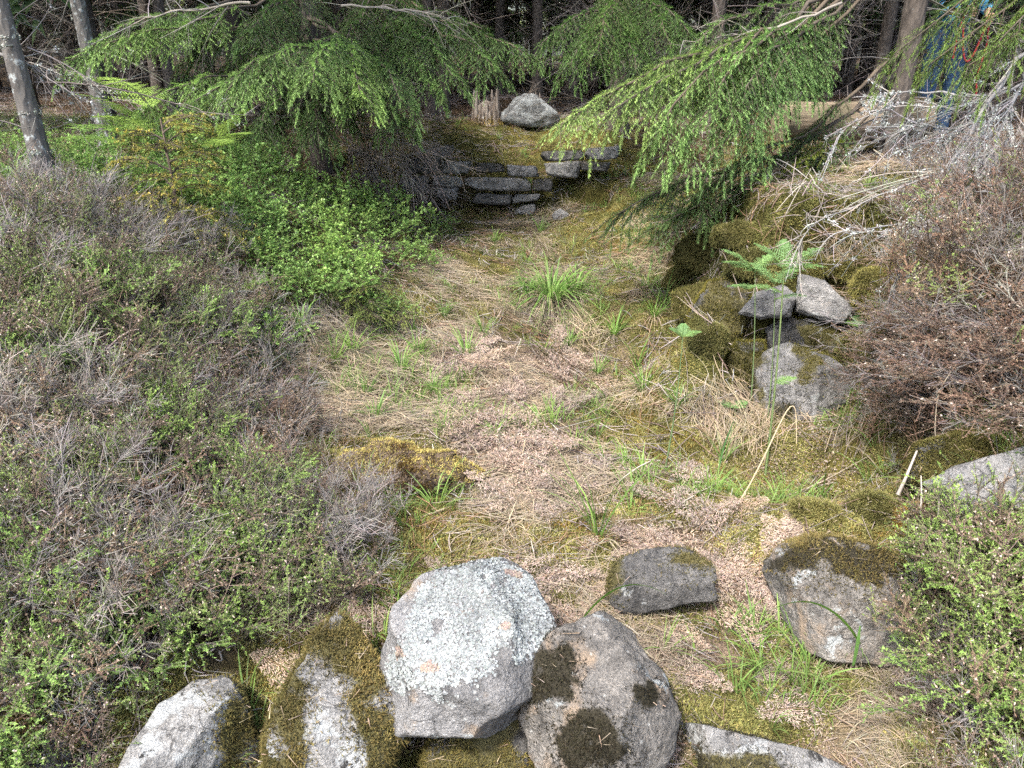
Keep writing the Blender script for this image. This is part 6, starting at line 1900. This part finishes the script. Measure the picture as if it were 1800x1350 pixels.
def dead_branches_all():
    rng = np.random.default_rng(111)
    gr = (.29, .275, .265)
    R = [([(1850, 60, 3.3), (1765, 130, 3.3), (1720, 220, 3.25), (1640, 330, 3.2), (1600, 420, 3.1), (1570, 520, 3.05)], .011, 40, .34, 150, "thickest dead branch crusted with white lichen, running down from the top right corner"),
         ([(1830, 120, 3.4), (1740, 180, 3.45), (1640, 160, 3.7), (1560, 165, 3.9), (1545, 172, 3.9)], .008, 22, .22, 120, "lichened dead branch reaching left in front of the person"),
         ([(1780, 150, 3.4), (1680, 200, 3.5), (1560, 180, 3.8), (1470, 240, 3.9)], .006, 20, .25, 60, "thin dead branch forking left towards the log"),
         ([(1760, 190, 3.3), (1680, 230, 3.3), (1610, 215, 3.4), (1590, 230, 3.4)], .005, 24, .3, 60, "tangled grey dead twigs below the lichened branch"),
         ([(1760, 220, 3.2), (1690, 300, 3.2), (1560, 330, 3.3), (1420, 400, 3.4), (1400, 440, 3.4)], .006, 26, .28, 25, "dead branch curving far left over the moss of the right bank"),
         ([(1780, 230, 3.1), (1720, 330, 3.1), (1640, 400, 3.1), (1480, 410, 3.3)], .006, 30, .3, 50, "grey dead branch lying along the top of the right bank"),
         ([(1800, 130, 3.0), (1770, 200, 3.0), (1740, 280, 2.95), (1700, 350, 2.9)], .009, 34, .26, 130, "dead lichened branch hanging down at the right edge")]
    for pts, r, n, tl, li, lab in R:
        dead_branch_thing("dead_branch", rng, [atd(u, v, D * .985) for u, v, D in pts], r, n, tl, gr, lab, "dead branches over the right bank", lich=int(li * .9), twig_dir=(-.25, 0, -.35), fine=6)
    # brush heap on the left corner of the back wall
    for k, (a, b, lab) in enumerate([(((590, 225), (660, 240), (745, 345)), 40, "dead twiggy branch at the front of the brush heap"), (((600, 230), (690, 245), (810, 290)), 40, "dead branch of the brush heap pointing right over the wall"), (((580, 240), (640, 270), (690, 350)), 40, "dead branch at the left of the brush heap"),
                                     (((620, 215), (700, 230), (770, 260)), 36, "topmost dead branch of the brush heap"), (((600, 240), (670, 290), (760, 330)), 40, "low dead branch in the middle of the brush heap")]):
        y = 6.75 + .1 * k
        dead_branch_thing("dead_branch", rng, [aty(u, v, y + .25 - .18 * i) for i, (u, v) in enumerate(a)], .011, b, .55, (.27, .235, .215), lab, "brush heap by the back wall", twig_dir=(.35, -.3, -.5), fine=6)
    # grey forked twigs lying on the heather at the left edge
    g = [ground(u, v) + [0, 0, .09] for u, v in ((10, 790), (60, 770), (120, 740), (200, 720))]
    dead_branch_thing("dead_branch", rng, g, .007, 14, .2, (.42, .40, .38), "bleached forked branch lying in the heather at the left edge", lich=0)
    # thin drooping dead limbs among the trees
    for a, y, lab in ((((1480, 5), (1380, 45), (1290, 60), (1205, 75)), 5.2, "long grey dead limb above the bright boughs on the right"), (((440, 5), (360, 15), (290, 20), (225, 42)), 5.6, "long pale dead limb across the top of the left spruce"), (((600, 10), (690, 15), (745, 22), (790, 30)), 6.4, "pale dead limb above the middle boughs"),
                       (((1090, 190), (1010, 170), (940, 150), (880, 120)), 6.9, "dark dead limb slanting behind the bright bough tips"), (((690, 250), (740, 190), (800, 130), (830, 90)), 8.3, "dark bent dead limb rising left of the stumps"), (((0, 95), (30, 105), (60, 120), (85, 130)), 4.3, "lichened dead branch crossing the leaning trunk")):
        dead_branch_thing("dead_branch", rng, [aty(u, v, y) for u, v in a], .010, 14, .5, (.25, .23, .21) if 'dark' not in lab else (.10, .085, .075), lab, "dead limbs among the trees", lich=30 if 'lichen' in lab else 0)
dead_branches_all()

def stumps_and_log():
    rng = np.random.default_rng(121)
    wood = bark_mat("rotten_wood", (.10, .07, .05), (.32, .28, .235), (.45, .43, .40), .58, 22)
    for u, v, w, hh, lab in ((856, 212, 22, 62, "taller rotten splintered stump left of the pale boulder"), (940, 190, 14, 44, "smaller rotten stump behind the pale boulder")):
        y = 9.0 if u < 900 else 9.25
        b = aty(u, v, y); b[2] = H(b[0], y)[0]
        s = (b - CAM) @ FWD / FPX
        r, h = w * s, hh * s
        t = empty("tree_stump", tuple(b), lab, "stump", "rotten stumps")
        n = 34
        for k in range(n):                               # upright splinters of unequal height
            a = k / n * 6.283 + rng.normal(0, .05); rr = r * rng.uniform(.7, 1.05); top = h * (.72 + .3 * math.sin(a * 2 + u) * rng.uniform(.2, 1) + rng.normal(0, .17))
            P = np.array([[math.cos(a) * rr * f, math.sin(a) * rr * f, z] for f, z in ((1.35, -.08), (1.1, .06 * h), (1.0, .5 * top), (.97, .85 * top), (.95, top))])
            V, F, C = tubes(P, np.array([.24, .20, .16, .11, .02]) * r * rng.uniform(.8, 1.2), 5, vary((1, 1, 1), 1, rng, .25)[0])
            gobj("splinter", (V, F, C), wood, t)
        gobj("heartwood", tubes(np.array([[0, 0, -.05], [0, 0, h * .55], [.02, 0, h * .68]]), np.array([r * .9, r * .8, r * .25]), 10, (.6, .5, .45)), wood, t)
        kk = 24
        gobj("dry_moss", moss_skirt(rng, r, h), M_MOSS, t, kind="stuff")
    # the fallen log behind the right bank
    m, nt, out = new_mat("weathered_log")
    pos = N(nt, "ShaderNodeTexCoord").outputs["Object"]
    mp = N(nt, "ShaderNodeMapping"); mp.inputs["Scale"].default_value = (.35, 6, 6); nt.links.new(pos, mp.inputs[0])
    n1 = noise(nt, mp.outputs[0], 6, 8, .65); n2 = noise(nt, pos, 3, 3)
    c = ramp(nt, n1, [(.28, (.035, .022, .014)), (.42, (.20, .145, .095)), (.7, (.33, .26, .18))])
    c = mixc(nt, ramp(nt, n2, grey(.5, .65)), c, (.12, .10, .06))
    p = N(nt, "ShaderNodeBsdfPrincipled"); p.inputs["Roughness"].default_value = .8
    nt.links.new(c, p.inputs["Base Color"])
    bp = N(nt, "ShaderNodeBump"); bp.inputs["Strength"].default_value = 1; bp.inputs["Distance"].default_value = .02
    nt.links.new(n1, bp.inputs["Height"]); nt.links.new(bp.outputs[0], p.inputs["Normal"]); nt.links.new(p.outputs[0], out.inputs[0])
    a, b = aty(1372, 214, 6.75), aty(1620, 212, 7.0)
    L = np.linalg.norm(b - a); x = np.linspace(0, L, 26)
    V, F, C = tubes(np.stack([x, .012 * np.sin(x * 4), .01 * np.cos(x * 5)], -1), np.linspace(.15, .165, 26), 28)
    V = V * 1.0; d = fbm(V * np.array([1.2, 9, 9]), 4) * .012
    cen = np.stack([V[:, 0], 0 * V[:, 0], 0 * V[:, 0]], -1); V = V + nrm(V - cen) * d[:, None]
    t = empty("fallen_log", tuple(a), "fallen barkless log lying behind the right bank, in front of the person", "log", None, math.atan2(b[1] - a[1], b[0] - a[0]))
    gobj("trunk", (V, F, C), m, t, smooth=True)
    for xe in (0, L):
        ring = np.array([[xe, math.cos(q) * .15, math.sin(q) * .15] for q in np.arange(20) / 20 * 6.283])
        VV = np.concatenate([[[xe + (-.012 if xe == 0 else .012), 0, 0]], ring])
        gobj("cut_end", (VV, np.array([[0, k + 1, (k + 1) % 20 + 1] for k in range(20)]), np.ones((21, 3))), m, t)
    for k in range(3):
        xx = L * (.25 + .2 * k)
        gobj("branch_stub", tubes(np.array([[xx, -.1, .08], [xx + .02, -.17, .13]]), np.array([.016, .011]), 6), m, t)

def moss_skirt(rng, r, h):
    m = 900
    a = rng.uniform(0, 6.28, m); q = r * rng.uniform(.95, 1.9, m)
    P = np.stack([np.cos(a) * q, np.sin(a) * q, .03 + .18 * h * np.exp(-(q - r) / (r * .3))], -1)
    g = Geo(); g.add(*needles(P, nrm(rand_dirs(m, rng) + np.array([0, 0, .8])), .035, .004, vary((.26, .2, .07), m, rng, .35)))
    return g
stumps_and_log()

# ------------------------------------------------------------------ the person behind the right spruce
def skin_mesh(name, J, E, parent, mat, sub=2):
    """one continuous limbed surface grown round a skeleton: J {joint: (x,y,z,r)}"""
    names = list(J); ix = {k: i for i, k in enumerate(names)}
    me = bpy.data.meshes.new(name)
    me.from_pydata([J[k][:3] for k in names], [(ix[a], ix[b]) for a, b in E], [])
    o = link(name, me, parent)
    sk = o.modifiers.new("skin", 'SKIN'); sk.use_smooth_shade = True
    for i, k in enumerate(names):
        r = J[k][3]
        me.skin_vertices[0].data[i].radius = (r, r) if np.isscalar(r) else r
        me.skin_vertices[0].data[i].use_root = (i == 0)
    sb = o.modifiers.new("smooth", 'SUBSURF'); sb.levels = sb.render_levels = sub
    me.materials.append(mat)
    return o

def person():
    rng = np.random.default_rng(131)
    b = aty(1632, 236, 7.1); b[2] = H(b[0], b[1])[0]
    t = empty("person", tuple(b), "person in light blue jacket and blue jeans holding a red lead behind the right spruce", "person", None, .12)
    skin = plain_mat("skin", (.55, .33, .24), .55, .3, .06, 12, .05)
    jeans = plain_mat("blue_jeans", (.045, .085, .16), .85, .15, .3, 90, .3)
    jacket = plain_mat("light_blue_jacket", (.10, .34, .55), .7, .25, .1, 60, .15)
    dark = plain_mat("black_fabric", (.018, .018, .022), .8, .2, .2, 80, .2)
    red = plain_mat("red_strap", (.25, .02, .028), .7, .2, .15, 60, .1)
    shoe = plain_mat("brown_leather_boots", (.07, .045, .03), .6, .3, .2, 40, .2)
    hair = plain_mat("brown_hair", (.05, .032, .02), .6, .3, .3, 60, .4)
    # body: pelvis root; the camera is towards -y
    J = {"pelvis": (0, 0, .95, (.15, .11)), "waist": (0, 0, 1.08, (.135, .10)), "chest": (0, 0, 1.30, (.16, .115)), "collar": (0, .01, 1.43, (.10, .08)), "neck": (0, -.005, 1.50, .052), "jaw": (0, -.025, 1.57, (.06, .07)), "head": (0, -.015, 1.65, (.077, .092)), "crown": (0, 0, 1.73, (.06, .075))}
    E = [("pelvis", "waist"), ("waist", "chest"), ("chest", "collar"), ("collar", "neck"), ("neck", "jaw"), ("jaw", "head"), ("head", "crown")]
    for s, sg in (("r", -1), ("l", 1)):
        J.update({"hip" + s: (.09 * sg, 0, .88, .085), "knee" + s: (.10 * sg, -.02, .49, .055), "ankle" + s: (.11 * sg, .02, .09, .04), "toe" + s: (.13 * sg, -.13, .03, .035)})
        E += [("pelvis", "hip" + s), ("hip" + s, "knee" + s), ("knee" + s, "ankle" + s), ("ankle" + s, "toe" + s)]
    arms = {"r": [(-.19, 0, 1.40, .055), (-.26, .02, 1.12, .043), (-.10, -.22, 1.05, .03), (-.05, -.27, 1.05, .026)], "l": [(.19, 0, 1.40, .055), (.28, .02, 1.13, .043), (.17, -.22, 1.04, .03), (.12, -.28, 1.02, .026)]}
    for s, pts in arms.items():
        for nm, p in zip(("shoulder", "elbow", "wrist", "palm"), pts): J[nm + s] = p
        E += [("collar", "shoulder" + s), ("shoulder" + s, "elbow" + s), ("elbow" + s, "wrist" + s), ("wrist" + s, "palm" + s)]
    body = skin_mesh("body", J, E, t, skin)
    # five fingers on each hand, curled round the strap
    for s, sg in (("r", 1), ("l", -1)):
        w = np.array(arms[s][2][:3]); p = np.array(arms[s][3][:3]); d = nrm(p - w); across = np.array([0, 0, 1.0])
        inn = nrm(np.cross(d, across)) * sg
        for f, L in enumerate((.068, .076, .072, .058)):
            b0 = p + across * (.027 - .018 * f); q1 = b0 + d * .035; q2 = q1 + d * L * .35 + inn * .018; q3 = q2 + inn * .026 - d * .008
            skin_mesh("finger", {"a": (*b0, .0095), "b": (*q1, .009), "c": (*q2, .0082), "d": (*q3, .007)}, [("a", "b"), ("b", "c"), ("c", "d")], t, skin, 1)
        b0 = w + d * .02 + across * .02; q1 = b0 + across * .022 + d * .025 + inn * .012; q2 = q1 + d * .028 + inn * .014
        skin_mesh("thumb", {"a": (*b0, .012), "b": (*q1, .0105), "c": (*q2, .0085)}, [("a", "b"), ("b", "c")], t, skin, 1)
    # trousers, jacket, boots, hair
    JT = {"pelvis": (0, 0, .95, (.165, .125)), "belt": (0, 0, 1.03, (.155, .118))}
    ET = [("pelvis", "belt")]
    for s, sg in (("r", -1), ("l", 1)):
        JT.update({"hip" + s: (.092 * sg, 0, .86, .10), "knee" + s: (.105 * sg, -.02, .49, .073), "shin" + s: (.108 * sg, .01, .25, .066), "cuff" + s: (.11 * sg, .02, .08, .066)})
        ET += [("pelvis", "hip" + s), ("hip" + s, "knee" + s), ("knee" + s, "shin" + s), ("shin" + s, "cuff" + s)]
    skin_mesh("jeans", JT, ET, t, jeans)
    JJ = {"chest": (0, 0, 1.28, (.19, .14)), "waist": (0, 0, 1.06, (.165, .13)), "hem": (0, 0, .93, (.18, .14)), "yoke": (0, .01, 1.43, (.12, .095)), "neckline": (0, 0, 1.49, (.07, .066))}
    EJ = [("chest", "waist"), ("waist", "hem"), ("chest", "yoke"), ("yoke", "neckline")]
    for s, pts in arms.items():
        a, e, w = pts[0], pts[1], pts[2]
        JJ.update({"shoulder" + s: (*a[:3], .075), "elbow" + s: (*e[:3], .06), "cuff" + s: (*(np.array(e[:3]) * .22 + np.array(w[:3]) * .78), .046)})
        EJ += [("yoke", "shoulder" + s), ("shoulder" + s, "elbow" + s), ("elbow" + s, "cuff" + s)]
    skin_mesh("jacket", JJ, EJ, t, jacket)
    for sg in (-1, 1):
        skin_mesh("boot", {"a": (.11 * sg, .02, .14, .058), "b": (.11 * sg, .03, .05, .055), "c": (.125 * sg, -.08, .045, .05), "d": (.135 * sg, -.17, .035, .038)}, [("a", "b"), ("b", "c"), ("c", "d")], t, shoe)
    skin_mesh("hair", {"a": (0, .02, 1.72, (.078, .085)), "b": (0, .055, 1.64, (.075, .05)), "c": (0, .06, 1.56, (.055, .03))}, [("a", "b"), ("b", "c")], t, hair)
    hd = link("face", None, t)
    for sg in (-1, 1):
        gobj("eye", _ball((.031 * sg, -.098, 1.645), .011, (.75, .75, .72)), plain_mat("eye_white", (.7, .7, .68), .3, .5, .02), t, smooth=True)
        gobj("ear", _ball((.083 * sg, .0, 1.63), .02, (1, 1, 1), (.4, .7, 1.4)), skin, t, smooth=True)
    gobj("nose", _ball((0, -.112, 1.615), .014, (1, 1, 1), (.8, 1.1, 1.6)), skin, t, smooth=True)
    gobj("mouth", _ball((0, -.098, 1.575), .014, (1, 1, 1), (1.7, .6, .4)), plain_mat("lips", (.42, .17, .14), .5, .3, .05), t, smooth=True)
    bpy.data.objects.remove(hd)
    # black shoulder bag on the hip with its strap; red lead hanging from the hands
    bag = empty("shoulder_bag", tuple(b + np.array([.27, -.05, .98])), "black shoulder bag on the person's hip", "bag", None, .1)
    bm = _box((0, 0, 0), (.13, .07, .19)); gobj("pouch", bm, dark, bag)
    gobj("flap", _box((0, -.045, .05), (.135, .03, .10)), dark, bag)
    gobj("strap", tubes(np.array([[0, 0, .1], [-.1, -.12, .3], [-.28, -.14, .5]]), np.array([.014, .014, .014]), 4), dark, bag)
    cam_o = empty("camera_case", tuple(b + np.array([-.30, -.16, 1.12])), "small black case held at the person's side, left of the trunk", "case")
    gobj("case_body", _box((0, 0, 0), (.05, .05, .12)), dark, cam_o); gobj("lid", _box((0, 0, .07), (.054, .054, .022)), dark, cam_o)
    s = np.linspace(0, 1, 16)[:, None]
    lead = empty("red_lead", tuple(b), "red lead hanging in a loop from the person's hands", "lead")
    A0, B0 = np.array([-.07, -.31, 1.05]), np.array([.13, -.32, 1.02])
    gobj("loop", tubes(A0 + (B0 - A0) * s - np.array([0, 0, 1.0]) * .35 * 4 * s * (1 - s), np.full(16, .008), 5), red, lead, smooth=True)
    gobj("tail", tubes(B0 + np.array([[0, 0, 0], [.02, -.02, -.2], [.0, -.01, -.45], [.03, -.02, -.62]]), np.full(4, .008), 5), red, lead, smooth=True)
    gobj("tail", tubes(A0 + np.array([[0, 0, 0], [-.03, -.02, -.18], [-.02, -.01, -.34]]), np.full(3, .008), 5), red, lead, smooth=True)

def _ball(c, r, col, sc=(1, 1, 1)):
    V, F = _ICO[3]
    return V * r * np.array(sc) + np.array(c), F, np.tile(np.array(col, float), (len(V), 1))

def _box(c, s):
    """a box with bevelled, slightly swollen sides"""
    V, F = _ICO[4]
    q = (np.abs(V) ** 8).sum(1) ** (-1 / 8)
    return V * q[:, None] * np.array(s) / 2 + np.array(c), F, np.ones((len(V), 3))
person()
